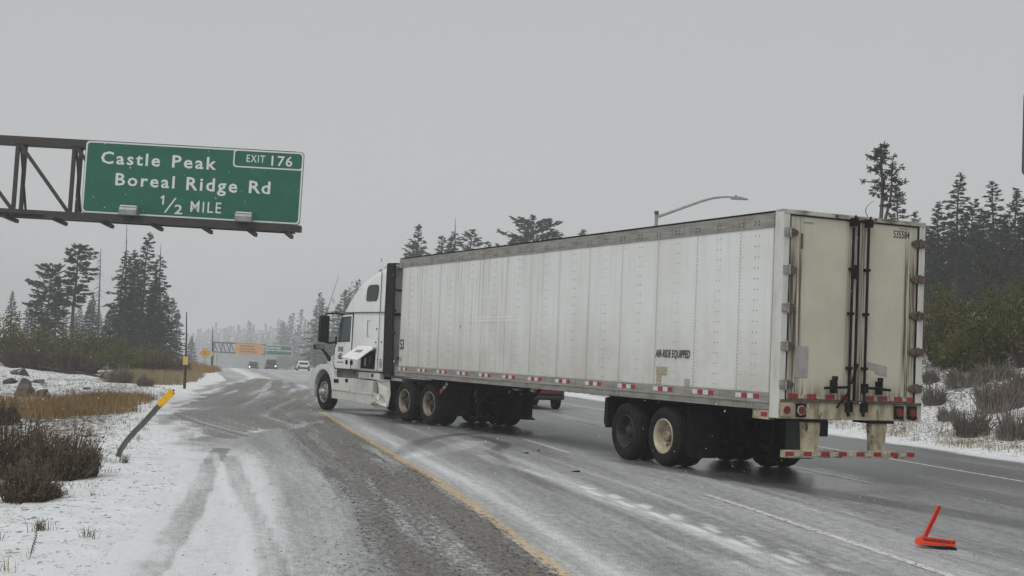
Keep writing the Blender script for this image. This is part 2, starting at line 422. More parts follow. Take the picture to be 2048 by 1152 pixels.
def road_material(name, paint=None):
    t = NT(name)
    a = t.n("ShaderNodeAttribute", attribute_name="cover"); ch = t.n("ShaderNodeSeparateColor"); t.L(a.outputs["Color"], ch.inputs[0])
    R, G, B = ch.outputs
    uvn = t.n("ShaderNodeUVMap", uv_map="lane")
    def uvs(sx, sy):
        mp = t.n("ShaderNodeMapping"); t.L(uvn.outputs[0], mp.inputs[0]); mp.inputs["Scale"].default_value = (sx, sy, 1); return mp.outputs[0]
    fine = t.noise(uvs(1, .8), 60, 2, .7); medium = t.noise(uvs(1, .5), 11, 3, .6); streak = t.noise(uvs(14, .7), 1, 3, .6)
    clod = t.noise(uvs(1, .38), 17, 5, .78)
    nz = t.math('ADD', t.math('MULTIPLY', fine, .62), t.math('ADD', t.math('MULTIPLY', medium, .24), t.math('MULTIPLY', streak, .14)))
    sv = t.math('ADD', R, t.math('MULTIPLY', t.math('SUBTRACT', nz, .5), 2.0))
    snow = t.ramp(sv, .08, 1.02)
    gv = t.math('ADD', G, t.math('MULTIPLY', t.math('SUBTRACT', clod, .5), 2.6))
    mud = t.ramp(gv, .34, .70)
    stone = t.noise(t.coord("Object"), 95, 2, .6)
    base = t.mix(t.ramp(stone, .35, .7), (.045, .045, .044), (.105, .104, .10))
    if paint:
        worn = t.ramp(t.noise(uvs(1, .6), 16, 4, .7), .36, .52)
        base = t.mix(worn, base, paint)
    col = t.mix(snow, base, (.70, .715, .725))
    col = t.mix(t.math('MULTIPLY', mud, t.ramp(snow, 0, 1, .88, .62)), col, t.mix(t.ramp(clod, .40, .60), (.155, .133, .102), (.026, .022, .017)))
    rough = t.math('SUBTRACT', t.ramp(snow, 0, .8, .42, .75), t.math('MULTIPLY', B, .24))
    h = t.math('ADD', t.math('MULTIPLY', snow, .5), t.math('ADD', t.math('MULTIPLY', fine, .6), t.math('MULTIPLY', t.math('MULTIPLY', mud, clod), 1.6)))
    t.bump(h, .38, .010)
    return t.done(col, rough, 0, .4)

M_road = road_material("slushy_asphalt")
M_yel = road_material("worn_yellow_paint", (.52, .34, .085))
M_whi = road_material("worn_white_paint", (.70, .70, .68))

_ss = np.concatenate([np.arange(-4, 6, .5), np.arange(6, 40, .06), np.arange(40, 112, .25), np.arange(112, 596, 3.)])
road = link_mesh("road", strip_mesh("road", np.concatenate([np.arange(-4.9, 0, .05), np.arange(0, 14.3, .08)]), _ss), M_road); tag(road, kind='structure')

def marking(o0, o1, s0, s1, m, dR=-.22, step=.1):
    ob = link_mesh("road_marking", strip_mesh("road_marking", np.linspace(o0, o1, 4), np.arange(s0, s1, step), .004, dR), m)
    return tag(ob, kind='structure')
marking(-.07, .075, 3, 68, M_yel, -.16)
marking(-.07, .075, 68.2, 300, M_yel, 0, 1.5)
marking(3.47, 3.58, 10.4, 18.2, M_whi, -.25)
for k in range(8):
    marking(3.47, 3.58, 25.2+14.6*k, 28.8+14.6*k, M_whi, -.05)
    marking(7.05, 7.16, 20.4+14.6*k, 24.0+14.6*k, M_whi, -.05)
    marking(7.05, 7.16, 35.3+14.6*k, 39.0+14.6*k, M_whi, -.05)
marking(10.35, 10.47, 3, 150, M_whi, -.10, .2)

# ------------------------------------------------------------------ snowy ground, one sheet to the horizon
_os = np.concatenate([np.arange(-420, -60, 18.), np.arange(-60, -20, 1.), np.arange(-20, -8, .25), np.arange(-8, -3.2, .12), np.arange(-3.0, 13.6, 1.5),
                      np.arange(13.5, 24, .2), np.arange(24, 60, 1.), np.arange(60, 420, 18.)])
_sg = np.concatenate([np.arange(-30, 5, 1.), np.arange(5, 32, .12), np.arange(32, 70, .25), np.arange(70, 150, 1.), np.arange(150, 980, 10.)])
O, S = np.meshgrid(_os, _sg); o, s = O.ravel(), S.ravel(); X, Y = road_xy(o, s); Z = ground_h(o, s)
idx = np.arange(len(o)).reshape(len(_sg), len(_os))
F = np.stack([idx[:-1, :-1], idx[:-1, 1:], idx[1:, 1:], idx[1:, :-1]], -1).reshape(-1, 4)
gm = np_mesh("ground", np.stack([X, Y, Z], -1), F, True)
_out = np.maximum(np.maximum(-3.45-o, o-13.7), 0)
_lit = .42+.26*sst(.6, 2.2, _out)*(.2+.9*fbm(o*.5, s*.5, 101, 3))
_lit = np.where(o < 0, _lit + .22*np.exp(-((_out-2.6)/1.2)**2)*sst(14, 22, s)*sst(60, 40, s), _lit)
_lit = _lit + np.where(o > 14, .10*sst(2, 7, _out)*fbm(o*.8, s*.8, 104, 3)+.10*np.exp(-((_out-1.3)/.7)**2), 0)
_lit = _lit + .45*sst(18, 45, _out)
at = gm.attributes.new("litter", 'FLOAT', 'POINT'); at.data.foreach_set("value", _lit.astype(np.float32))

def ground_material():
    t = NT("snow_over_duff"); a = t.n("ShaderNodeAttribute", attribute_name="litter")
    v = t.coord("Object", (1, .6, 1)); v1 = t.coord("Object")
    n1 = t.noise(v, 11, 5, .72); n2 = t.noise(v1, 30, 3, .75); n3 = t.noise(v1, 2.2, 3)
    nz = t.math('ADD', t.math('MULTIPLY', n1, .62), t.math('MULTIPLY', n2, .38))
    val = t.math('ADD', a.outputs["Fac"], t.math('MULTIPLY', t.math('SUBTRACT', nz, .5), 3.3))
    m = t.ramp(val, .60, .78)
    duff = t.mix(t.ramp(n2, .35, .65), (.10, .082, .055), (.03, .026, .021))
    duff = t.mix(t.ramp(n3, .45, .6), duff, (.17, .135, .075))
    snow = t.mix(t.ramp(n3, .3, .7), (.78, .80, .82), (.70, .72, .735))
    t.bump(t.math('ADD', n1, t.math('MULTIPLY', n2, .5)), .55, .05)
    return t.done(t.mix(m, snow, duff), .85, 0, .2)
ground = link_mesh("ground", gm, ground_material()); tag(ground, kind='structure')

# ------------------------------------------------------------------ the falling-snow haze
hz = MB().box(-720, 480, -40, 1040, -26, 36).build("haze", None)
hm = bpy.data.materials.new("snow_haze"); hm.use_nodes = True; hm.node_tree.nodes.clear()
_v = hm.node_tree.nodes.new("ShaderNodeVolumePrincipled"); _o = hm.node_tree.nodes.new("ShaderNodeOutputMaterial")
_v.inputs["Color"].default_value = (.93, .95, .97, 1); _v.inputs["Density"].default_value = HAZE_DENSITY; _v.inputs["Anisotropy"].default_value = 0.2
hm.node_tree.links.new(_v.outputs[0], _o.inputs["Volume"]); hm.cycles.homogeneous_volume = True
hz.data.materials.clear(); hz.data.materials.append(hm); tag(hz, kind='stuff')
# ------------------------------------------------------------------ shared vehicle materials
M_tyre = plain("tyre_rubber", (.008, .008, .008), .85, c2=(.018, .0175, .016), scale=9, bump=.2, spec=.2)
M_black = plain("black_steel", (.006, .006, .006), .8, c2=(.014, .013, .012), scale=7, spec=.2)
M_blackplastic = plain("black_plastic", (.012, .012, .013), .5)
M_cream = plain("cream_wheel_paint", (.50, .46, .36), .5, c2=(.36, .30, .20), scale=5, spots=((.10, .06, .035), 9, .60, .72))
M_darkrim = plain("grimy_black_rim", (.015, .014, .013), .7, c2=(.04, .034, .028), scale=8)
M_rustrim = plain("dirty_pale_rim", (.28, .25, .195), .6, c2=(.12, .085, .055), scale=6, spots=((.08, .05, .03), 10, .55, .7))
M_alloy = plain("dull_aluminium", (.42, .42, .42), .42, .5, c2=(.25, .25, .24), scale=9)
M_red = plain("red_reflective", (.33, .018, .022), .4, c2=(.22, .02, .02), scale=30)
M_redlens = plain("red_lens", (.15, .008, .010), .2)
M_whitetape = plain("white_reflective", (.66, .66, .64), .4, c2=(.5, .5, .48), scale=22)
M_dirtytape = plain("grimy_white_tape", (.50, .47, .38), .5, c2=(.26, .23, .17), scale=18)
M_black_ink = plain("black_lettering", (.012, .012, .012), .55)
M_chrome = plain("bare_metal", (.30, .29, .27), .4, .6, c2=(.18, .17, .15), scale=12)
M_glass = NT("dark_glass").done((.012, .014, .016), .06, 0, .5)

def rail_material():
    t = NT("weathered_aluminium_rail"); v = t.coord("Object", (.35, 1, 3)); n1 = t.noise(v, 6, 4); n2 = t.noise(t.coord("Object"), 24, 4, .7)
    col = t.mix(t.ramp(n1, .35, .68), (.34, .335, .31), (.24, .23, .205))
    col = t.mix(t.ramp(n2, .62, .74), col, (.10, .085, .065))
    st = t.noise(t.coord("Object", (9, 1, .6)), 1.6, 3); col = t.mix(t.math('MULTIPLY', t.ramp(st, .56, .72), .6), col, (.13, .11, .085))
    return t.done(col, .5, .25, .4)
M_rail = rail_material()

def wall_material():
    """white sheet aluminium: washed-down streaks, road film towards the bottom, the odd scrape"""
    t = NT("trailer_white_sheet"); v = t.coord("Object"); p = t.sep(v)
    st = t.noise(t.coord("Object", (5.5, 1, .22)), 1.5, 4, .6); st2 = t.noise(t.coord("Object", (2.2, 1, .12)), 1.3, 3)
    blot = t.noise(v, 1.1, 4, .6)
    col = t.mix(t.ramp(blot, .3, .7), (.74, .76, .75), (.69, .70, .685))
    fwd = t.ramp(p[0], 3, 12.5)
    col = t.mix(t.math('MULTIPLY', t.ramp(st, .48, .72), t.math('ADD', .18, t.math('MULTIPLY', fwd, .55))), col, (.42, .42, .40))
    col = t.mix(t.math('MULTIPLY', t.ramp(st2, .55, .7), .25), col, (.46, .455, .42))
    low = t.math('MULTIPLY', t.ramp(p[2], 2.9, 1.3), t.ramp(blot, .25, .65, .35, 1.0))
    col = t.mix(t.math('MULTIPLY', low, .7), col, (.45, .435, .37))
    sp = t.noise(v, 14, 5, .75); col = t.mix(t.ramp(sp, .72, .80), col, (.22, .20, .17))
    t.bump(t.noise(t.coord("Object", (1, 1, .5)), 1.2, 2), .25, .03)
    return t.done(col, .42, 0, .4)
M_wall = wall_material()

def door_material():
    t = NT("cream_rear_door"); v = t.coord("Object"); p = t.sep(v)
    b = t.noise(v, 1.4, 4, .6); st = t.noise(t.coord("Object", (1, 16, .35)), 1.6, 4, .65); sp = t.noise(v, 16, 5, .75)
    col = t.mix(t.ramp(b, .32, .68), (.57, .545, .44), (.50, .475, .38))
    col = t.mix(t.math('MULTIPLY', t.ramp(p[2], 2.4, 1.2), .55), col, (.58, .55, .43))
    ay = t.math('ABSOLUTE', p[1])
    seam = t.math('ABSOLUTE', t.math('ADD', p[1], .06))
    edge = t.math('MULTIPLY', t.ramp(ay, .92, 1.02), t.ramp(p[2], 3.95, 3.2, .35, 1))
    greas = t.ramp(seam, .26, .10)
    col = t.mix(t.math('MULTIPLY', t.math('MULTIPLY', greas, t.ramp(st, .36, .62)), .85), col, (.05, .04, .03))
    col = t.mix(t.math('MULTIPLY', edge, t.ramp(st, .38, .60)), col, (.07, .05, .036))
    col = t.mix(t.math('MULTIPLY', t.math('MULTIPLY', t.ramp(st, .60, .72), t.ramp(p[2], 2.0, 1.35)), .7), col, (.08, .06, .04))
    col = t.mix(t.ramp(sp, .67, .75), col, (.09, .06, .04))
    foot = t.math('MULTIPLY', t.ramp(p[2], 1.62, 1.30), t.ramp(st, .34, .62)); col = t.mix(t.math('MULTIPLY', foot, .8), col, (.10, .075, .05))
    return t.done(col, .5, 0, .35)
M_door = door_material()
M_post = plain("white_frame_post", (.60, .60, .565), .45, c2=(.48, .46, .41), scale=4, stretch=(1, 1, .3), spots=((.13, .10, .07), 7, .66, .76))
M_sill = plain("rusty_cream_sill", (.47, .43, .31), .55, c2=(.26, .21, .13), scale=3, stretch=(1, 2.2, .9), spots=((.06, .034, .02), 3.5, .54, .68))
M_hinge = plain("rusty_hinge", (.12, .085, .065), .6, c2=(.055, .040, .032), scale=14)
M_header = plain("stained_header", (.50, .49, .43), .5, c2=(.10, .085, .06), scale=2.2, stretch=(1, 1, 3))
M_patch = plain("grey_patch", (.36, .35, .335), .55, c2=(.30, .29, .27), scale=6)
M_oldlabel = plain("faded_label", (.40, .36, .27), .6, c2=(.28, .24, .17), scale=25)
M_flap = plain("mudflap_rubber", (.035, .036, .038), .6, c2=(.06, .062, .065), scale=4)

def make_wheel(name, parent, x, y, side, rim_mat, kind="dish", r=.505, w=.285):
    """side +1: outer face looks to +y. kinds: dish (outer dual), plain (inner dual), alloy (steer)"""
    e = empty(name, (x, y, r), parent=parent)
    h = w/2
    prof = [(.292, h-.035), (.33, h-.008), (.40, h), (.455, h-.006), (.488, h-.03), (.503, h-.055), (.505, h-.075), (.490, h-.078), (.490, h-.088), (.505, h-.09),
            (.505, .012), (.492, .009), (.492, -.009), (.505, -.012), (.505, -h+.09), (.490, -h+.088), (.490, -h+.078), (.505, -h+.075), (.503, -h+.055), (.488, -h+.03), (.455, -h+.006), (.40, -h), (.33, -h+.008), (.292, -h+.035)]
    def lug(k, j): return .982 if (k % 3 == 0 and (4 <= j <= 6 or 17 <= j <= 19)) else 1.0
    b = MB(); b.lathe([(a, yy*side) for a, yy in prof], 60, rmod=lug); b.build("tyre", M_tyre, e)
    q = MB()
    if kind == "alloy":
        q.lathe([(a, yy*side) for a, yy in ((.30, h-.03), (.296, h-.012), (.283, h-.012), (.268, h-.05), (.235, h-.055), (.19, h-.02), (.15, h-.004), (.13, h+.0))], 40)
        q.lathe([(a, yy*side) for a, yy in ((.13, h), (.115, h+.05), (.10, h+.055), (.095, h+.10), (.05, h+.115), (0.0, h+.115))], 24)
        rim = q.build("rim", rim_mat, e)
        hb, bo = MB(), MB()
        for k in range(10):
            a = 2*PI*(k+.5)/10; c = Vector((.222*math.cos(a), side*(h-.042), .222*math.sin(a)))
            hb.tube([c-Vector((0, .012*side, 0)), c+Vector((0, .010*side, 0))], .030, 10)
            a = 2*PI*k/10; c = Vector((.165*math.cos(a), side*(h-.01), .165*math.sin(a)))
            bo.tube([c, c+Vector((0, .045*side, 0))], .016, 6)
        hb.build("hand_hole", M_black, rim); bo.build("wheel_nut", M_chrome, rim)
    else:
        q.lathe([(a, yy*side) for a, yy in ((.30, h-.03), (.297, h-.008), (.284, h-.010), (.276, h-.04), (.262, h-.06), (.256, h-.17))], 40)
        dk = MB(); dk.lathe([(a, yy*side) for a, yy in ((.256, h-.17), (.235, h-.19), (.16, h-.19), (.14, h-.185), (.10, h-.185))], 40)
        rim = q.build("rim", rim_mat, e)
        dk.build("wheel_disc", M_cream if rim_mat is M_cream else M_darkrim, rim)
        if kind == "dish":
            hb = MB(); hb.lathe([(a, yy*side) for a, yy in ((.10, h-.19), (.098, h-.09), (.085, h-.075), (.0, h-.07))], 20)
            hb.build("hub", M_rustrim if rim_mat is M_cream else M_darkrim, e)
            bo, hl = MB(), MB()
            for k in range(10):
                a = 2*PI*k/10; c = Vector((.145*math.cos(a), side*(h-.187), .145*math.sin(a))); bo.tube([c, c+Vector((0, .035*side, 0))], .014, 6)
            for k in range(5):
                a = 2*PI*(k+.3)/5; c = Vector((.205*math.cos(a), side*(h-.196), .205*math.sin(a))); hl.tube([c, c+Vector((0, .009*side, 0))], .026, 10)
            bo.build("wheel_nut", M_rustrim, rim); hl.build("hand_hole", M_black, rim)
        else:
            d = MB(); d.lathe([(a, yy*side) for a, yy in ((.235, h-.19), (.0, h-.18))], 24); d.build("hub", M_darkrim, e)
    return e

# ------------------------------------------------------------------ the semi trailer
TR = empty("semi_trailer", (TO[0], TO[1], 0), THD, "long white box semi trailer with riveted panels slewed across the lanes", "trailer")
TW, TL = 1.36, 16.15
seams = [.24]+[1.08+1.224*k for k in range(12)]+[15.86]
# left wall: one sheet per bay, slightly uneven
for k in range(len(seams)-1):
    a, b = seams[k]+.004, seams[k+1]-.004
    nx, nz = 7, 13; V = []
    for j in range(nz):
        for i in range(nx):
            x = a+(b-a)*i/(nx-1); z = 1.372+(3.872-1.372)*j/(nz-1)
            bul = .007*math.sin(PI*i/(nx-1))**2*(noise(x*1.1+k, z*1.3, 5)-.2) 
            if 8.4 < x < 12.1: bul += .010*(math.exp(-((z-2.53)/.07)**2)+.7*math.exp(-((z-2.0)/.06)**2)*(x > 9.3)+.6*math.exp(-((z-3.0)/.05)**2)*(x > 10))
            V.append((x, TW-.012+bul, z))
    F = [(j*nx+i, (j+1)*nx+i, (j+1)*nx+i+1, j*nx+i+1) for j in range(nz-1) for i in range(nx-1)]
    for c, i in ((0, 0), (1, nx-1)):                  # folded lips at both joints give each sheet depth
        n0 = len(V)
        for j in range(nz): V += [V[j*nx+i], (V[j*nx+i][0], TW-.05, V[j*nx+i][2])]
        for j in range(nz-1):
            f = (n0+2*j, n0+2*j+2, n0+2*j+3, n0+2*j+1); F.append(f if c else f[::-1])
    link_mesh("side_panel", np_mesh("side_panel", V, F, True), M_wall, TR)
# rivets: seam rows close together, post rows in twos between them
rv = MB()
def rivet(x, z, y=TW-.006, r=.012):
    rv.add([(x-r, y-.004, z), (x, y-.004, z-r), (x+r, y-.004, z), (x, y-.004, z+r), (x, y+.006, z)], [(0, 1, 4), (1, 2, 4), (2, 3, 4), (3, 0, 4)])
for k, x in enumerate(seams[1:-1]):
    for j in range(46): rivet(x+.022, 1.40+j*.0535)
    for j in range(15): rivet(x-.06, 1.46+j*.165, r=.007)
for k in range(len(seams)-1):
    xm = (seams[k]+seams[k+1])/2
    for dx in (-.045, .045):
        for j in range(15): rivet(xm+dx, 1.45+j*.165, r=.013)
for j in range(150): rivet(.35+j*.1025, 1.392, r=.006)
for j in range(60): rivet(.255, 1.40+j*.041, r=.006)
rvo = rv.build("rivet", plain("dull_rivet", (.13, .13, .125), .6, .0), TR); tag(rvo, kind='stuff')
rr = MB()
for j in range(240):
    x = .3+j*.0655; rr.add([(x-.007, TW+.004, 3.905), (x, TW+.004, 3.898), (x+.007, TW+.004, 3.905), (x, TW+.004, 3.912), (x, TW+.010, 3.905)], [(0, 1, 4), (1, 2, 4), (2, 3, 4), (3, 0, 4)])
for k, xs in enumerate(seams[1:]+[(seams[i]+seams[i+1])/2 for i in range(len(seams)-1)]):
    for dx in (-.05, .05):
        for z in (3.925, 3.975): rr.tube([(xs+dx, TW+.002, z), (xs+dx, TW+.012, z)], .012, 6)
        for z in (1.19, 1.15): rr.tube([(xs+dx, TW+.002, z), (xs+dx, TW+.010, z)], .010, 6)
rro = rr.build("rail_fastener", M_hinge, TR); tag(rro, kind='stuff')
# rails, roof, floor, nose, right wall
MB().prism([(TW+.004, 3.868), (TW+.004, 4.075), (TW-.02, 4.10), (TW-.06, 4.10), (TW-.06, 3.868)], .22, 16.12, 'x').build("top_rail", M_rail, TR)
MB().prism([(-TW-.004, 3.868), (-TW-.004, 4.075), (-TW+.02, 4.10), (-TW+.06, 4.10), (-TW+.06, 3.868)], .22, 16.12, 'x').build("top_rail", M_rail, TR)
MB().box(.22, 16.12, TW-.03, TW+.010, 4.098, 4.112).build("drip_edge", M_black, TR)
MB().prism([(TW+.006, 1.375), (TW+.006, 1.245), (TW+.024, 1.235), (TW+.024, 1.218), (TW+.008, 1.21), (TW+.004, 1.115), (TW-.03, 1.11), (TW-.03, 1.375)], .20, 16.1, 'x').build("bottom_rail", M_rail, TR)
MB().box(.20, 16.1, -TW-.006, -TW+.03, 1.11, 1.375).build("bottom_rail", M_rail, TR)
MB().box(.05, 16.1, -TW+.02, TW-.02, 4.085, 4.108).build("roof_sheet", M_wall, TR)
MB().box(.05, 16.1, -TW+.03, TW-.03, 1.22, 1.30).build("floor_deck", M_black, TR)
MB().box(.24, 15.9, -TW, -TW+.05, 1.372, 3.872).build("side_wall", M_wall, TR)
nose = [(TW-.03, 1.12), (TW-.03, 4.09)]
fp = MB()
arc = [(15.86+.29*math.sin(a), TW-.01-.29*(1-math.cos(a))) for a in [PI/2*i/6 for i in range(7)]]
out = arc+[(x, -y) for x, y in reversed(arc)]
fp.prism(out+[(15.80, -TW+.03), (15.80, TW-.03)], 1.12, 4.095, 'z').build("nose_wall", plain("nose_white", (.68, .68, .66), .4, c2=(.5, .49, .46), scale=3, stretch=(2, 2, .3)), TR, .01)
# rear frame
for s in (1, -1):
    y0, y1 = s*(TW-.115), s*(TW+.008)
    MB().box(-.02, .20, min(y0, y1), max(y0, y1), 1.0, 4.09).build("corner_post", M_post, TR, .012)
MB().box(-.03, .20, -TW-.006, TW+.006, 4.055, 4.125).build("header", M_header, TR, .01)
MB().box(-.035, .22, -TW+.0, TW-.0, 1.0, 1.265).build("sill", M_sill, TR, .008)
MB().box(-.065, .10, -TW+.02, TW-.02, 1.258, 1.288).build("dock_lip", M_hinge, TR, .005)
gm_ = MB()
for y0, y1, z0, z1 in ((TW-.135, TW-.112, 1.29, 4.05), (-TW+.112, -TW+.135, 1.29, 4.05), (-.075, -.045, 1.29, 4.05), (-TW+.13, TW-.13, 4.035, 4.055)): gm_.box(-.012, .02, y0, y1, z0, z1)
gm_.build("door_gasket", M_black, TR)
DR = {}
for s, (y0, y1) in ((1, (-.045, TW-.135)), (-1, (-TW+.135, -.075))):
    d = MB().box(.004, .055, y0, y1, 1.292, 4.04).build("rear_door", M_door, TR, .006); DR[s] = d
    tag(d, "left rear door with a pale grey patch" if s > 0 else "right rear door with black number 535584")
    for z in (3.78, 3.22, 2.65, 2.08, 1.51):
        yh = s*(TW-.06)
        h = MB(); h.prism([(yh-s*.02, z+.062), (yh-s*.10, z+.066), (yh-s*.19, z+.036), (yh-s*.21, z), (yh-s*.19, z-.036), (yh-s*.10, z-.066), (yh-s*.02, z-.062)], -.032, -.002, 'x')
        h.build("hinge", M_hinge, d, .006)
        MB().tube([(-.045, s*(TW-.105), z-.075), (-.045, s*(TW-.105), z+.075)], .020, 8).box(-.05, .0, min(yh-s*.02, yh+s*.06), max(yh-s*.02, yh+s*.06), z-.06, z+.06).build("hinge_butt", M_rail if s > 0 else M_hinge, d, .004)
    yr = .085 if s > 0 else -.205
    rod = MB().tube([(-.055, yr, 1.06), (-.055, yr, 4.085)], .021, 10).build("lock_rod", M_black, d)
    for z in (1.79, 2.62, 3.30): MB().box(-.085, .004, yr-.038, yr+.038, z-.022, z+.022).build("rod_guide", M_black, rod, .006)
    for z, hh in ((4.02, .12), (1.20, .15)): MB().box(-.10, -.012, yr-.055, yr+.055, z-hh/2, z+hh/2).tube([(-.10, yr+.04, z-.1), (-.06, yr-.03, z+.1)], .02, 6).build("cam_lock", M_black, rod, .008)
    hy = yr+s*.02
    hd = MB(); hd.beam((-.085, hy, 1.50), (-.085, hy+s*.47, 1.475), .022, .04); hd.box(-.10, .0, hy+s*.27-.035, hy+s*.27+.035, 1.40, 1.60); hd.tube([(-.08, hy+s*.27, 1.60), (-.08, hy+s*.27, 1.66)], .045, 8)
    hd.beam((-.075, yr, 1.45), (-.075, yr+s*.24, 1.18), .02, .03) if s > 0 else hd.box(-.085, 0, yr-.06, yr+.02, 1.42, 1.56)
    hd.build("door_handle", M_black, d, .004)
MB().box(-.03, .004, -.03, .06, 3.16, 3.30).tube([(-.04, .015, 3.33), (-.01, .015, 3.33)], .04, 8).build("lock_hasp", M_black, DR[1], .004)
# diagonal stay across the seam, as in the photo
MB().beam((-.07, .06, 1.55), (-.07, -.06, 1.86), .02, .03).build("stay_bar", M_black, DR[1])
# patches, labels, tape on the doors
MB().box(-.003, .004, .83, 1.075, 1.62, 2.09).build("patch", M_patch, DR[1])
MB().prism([(-.27, 1.90), (-.27, 1.79), (-.45, 1.77), (-.45, 1.72), (-.68, 1.68), (-.68, 1.84)], -.003, .004, 'x').build("torn_label", M_patch, DR[-1])
MB().box(-.002, .004, .99, 1.03, 3.55, 3.78).build("rust_scar", M_hinge, DR[1])
MB().box(-.008, .004, .80, 1.0, 3.95, 3.962).build("label_strip", M_patch, DR[1]); MB().box(-.008, .004, -1.05, -.85, 3.995, 4.007).build("label_strip", M_patch, DR[-1])
text_mesh("number_lettering", "535584", (.74, 1.06, 3.845, 3.965), M_black_ink, DR[-1], lambda u, v, w: (.003-w, -u, v), bold=.006)
for y in (1.08, .74, .40, .10, -.36, -.62, -.92, -1.17):
    s = 1 if y > -.05 else -1
    MB().box(-.004, .004, y-.085, y+.085, 1.305, 1.375).build("red_reflector", M_red, DR[s])
for y in (.91, .57, -.78, -1.04): MB().box(-.003, .004, y-.08, y+.08, 1.308, 1.372).build("white_reflector", M_dirtytape, DR[1 if y > 0 else -1])
# lamps
for y in (1.235, .965, -.905, -1.165):
    lb = MB().box(-.055, -.03, y-.095, y+.095, 1.03, 1.235).build("tail_light", M_black if y < 0 or y < 1 else M_cream, TR, .01)
    MB().tube([(-.052, y, 1.13), (-.066, y, 1.13)], .082, 6).build("lamp_bezel", M_cream if y > 0 else M_darkrim, lb)
    MB().tube([(-.06, y, 1.13), (-.078, y, 1.13)], .060, 16).build("red_lens", M_redlens, lb, .006)
for y in (.40, .0, -.35): MB().tube([(-.03, y, 4.09), (-.052, y, 4.09)], .022, 8).build("marker_light", M_redlens, TR)
# side lettering
sidep = lambda u, v, w: (u, TW-.004+w*1.0+.004, v)
text_mesh("air_ride_lettering", "AIR-RIDE EQUIPPED", (-3.50, -2.42, 1.815, 1.975), M_black_ink, TR, lambda u, v, w: (-u, TW+.002+w, v), bold=.006, shear=.18)
text_mesh("size_lettering", "53", (-15.85, -15.60, 1.79, 2.05), M_black_ink, TR, lambda u, v, w: (-u, TW-.012+w+.010, v), bold=.012)
MB().box(15.72, 15.86, TW-.012, TW+.003, 1.50, 1.60).build("data_plate", M_patch, TR)
MB().box(15.90, 16.02, TW-.06, TW-.002, 1.52, 1.60).build("data_plate", M_black, TR)
MB().box(3.12, 3.46, TW-.01, TW+.003, 1.55, 1.68).build("old_label", M_oldlabel, TR); MB().box(3.30, 3.44, TW-.01, TW+.002, 1.38, 1.55).build("old_label", M_oldlabel, TR)
MB().box(2.42, 2.56, TW-.01, TW+.003, 1.39, 1.50).build("old_label", M_patch, TR)
MB().tube([(12.06, TW, 2.36), (12.04, TW+.015, 2.40)], .018, 6).build("scrape", M_whitetape, TR)
# creases pressed into the sheets by loads inside
for x0, x1, z in ((10.0, 11.7, 3.0), (8.45, 12.05, 2.56), (8.45, 12.05, 2.49), (9.3, 11.75, 2.02), (9.6, 11.7, 1.96)):
    n = 14; V = []
    for i in range(n):
        x = x0+(x1-x0)*i/(n-1); e = max(0.0, math.sin(PI*i/(n-1)))**.5; zz = z+.012*(noise(x*2, z, 3)-.5)*2
        V += [(x, TW-.012, zz-.045), (x, TW-.008+.008*e*(.4+.6*noise(x*3, z*7, 8)), zz), (x, TW-.012, zz+.03)]
    F = [(3*i+a, 3*i+a+1, 3*i+a+4, 3*i+a+3) for i in range(n-1) for a in (0, 1)]
    link_mesh("crease", np_mesh("crease", V, [f[::-1] for f in F], True), M_wall, TR)
# conspicuity tape along the bottom rail
def tape(x1, z=1.305):
    for i in range(4):
        MB().box(x1-.155*(i+1)+.002, x1-.155*i-.002, TW+.0045, TW+.0085, z-.036, z+.036).build("white_reflector" if i % 2 == 0 else "red_reflector", M_whitetape if i % 2 == 0 else M_red, TR)
for x in seams[1:]: tape(x)
eb = MB().box(.22, .62, TW-.10, TW+.004, .97, 1.105).build("sill_bracket", M_sill, TR, .006)
MB().box(.24, .40, TW+.003, TW+.008, 1.01, 1.08).build("red_reflector", M_red, eb); MB().box(.42, .58, TW+.003, TW+.008, 1.01, 1.08).build("white_reflector", M_dirtytape, eb)
# underride guard
ug = MB().box(-.05, .05, -1.22, 1.25, .425, .535).build("underride_guard", M_sill, TR, .006)
for y in (.72, -.55):
    MB().prism([(y-.155, 1.0), (y+.155, 1.0), (y+.115, .53), (y-.095, .53)], -.03, .11, 'x').build("guard_upright", M_sill, ug, .006)
    MB().box(-.05, .35, y-.26, y+.22, .955, 1.0).build("upright_gusset", M_black, ug)
for i in range(15):
    y = 1.15-.165*i
    MB().box(-.0555, -.05, y-.072, y+.072, .452, .515).build("red_reflector" if i % 2 == 0 else "white_reflector", M_red if i % 2 == 0 else M_dirtytape, ug)
MB().box(.03, .30, .38, .66, .74, .985).build("valve_box", M_black, TR, .02)
# running gear
for x in (3.24, 4.52):
    for s in (1, -1):
        make_wheel("wheel", TR, x, s*(TW-.175), s, (M_cream if x < 4 else M_darkrim) if s > 0 else M_rustrim, "dish")
        make_wheel("wheel", TR, x, s*(TW-.50), s, M_darkrim, "plain")
    MB().tube([(x, -1.0, .505), (x, 1.0, .505)], .065, 10).build("axle", M_black, TR)
    ss_ = MB()
    for y in (.52, -.52):
        ss_.beam((x+.62, y, .80), (x-.45, y, .46), .09, .11); ss_.tube([(x-.42, y, .52), (x-.42, y, .84)], .12, 10); ss_.box(x+.5, x+.74, y-.07, y+.07, .68, 1.0)
    ss_.build("suspension_arm", M_black, TR)
bo = MB()
for y in (.52, -.52): bo.box(2.0, 6.4, y-.06, y+.06, .90, 1.12)
for x in (2.1, 3.0, 3.9, 4.8, 6.2): bo.box(x-.05, x+.05, -.52, .52, .92, 1.04)
bo.build("slider_frame", M_black, TR)
cm = MB()
for k in range(50): cm.box(.5+k*.31, .55+k*.31, -TW+.04, TW-.04, 1.10, 1.22)
cmo = cm.build("cross_member", M_black, TR); tag(cmo, kind='stuff')
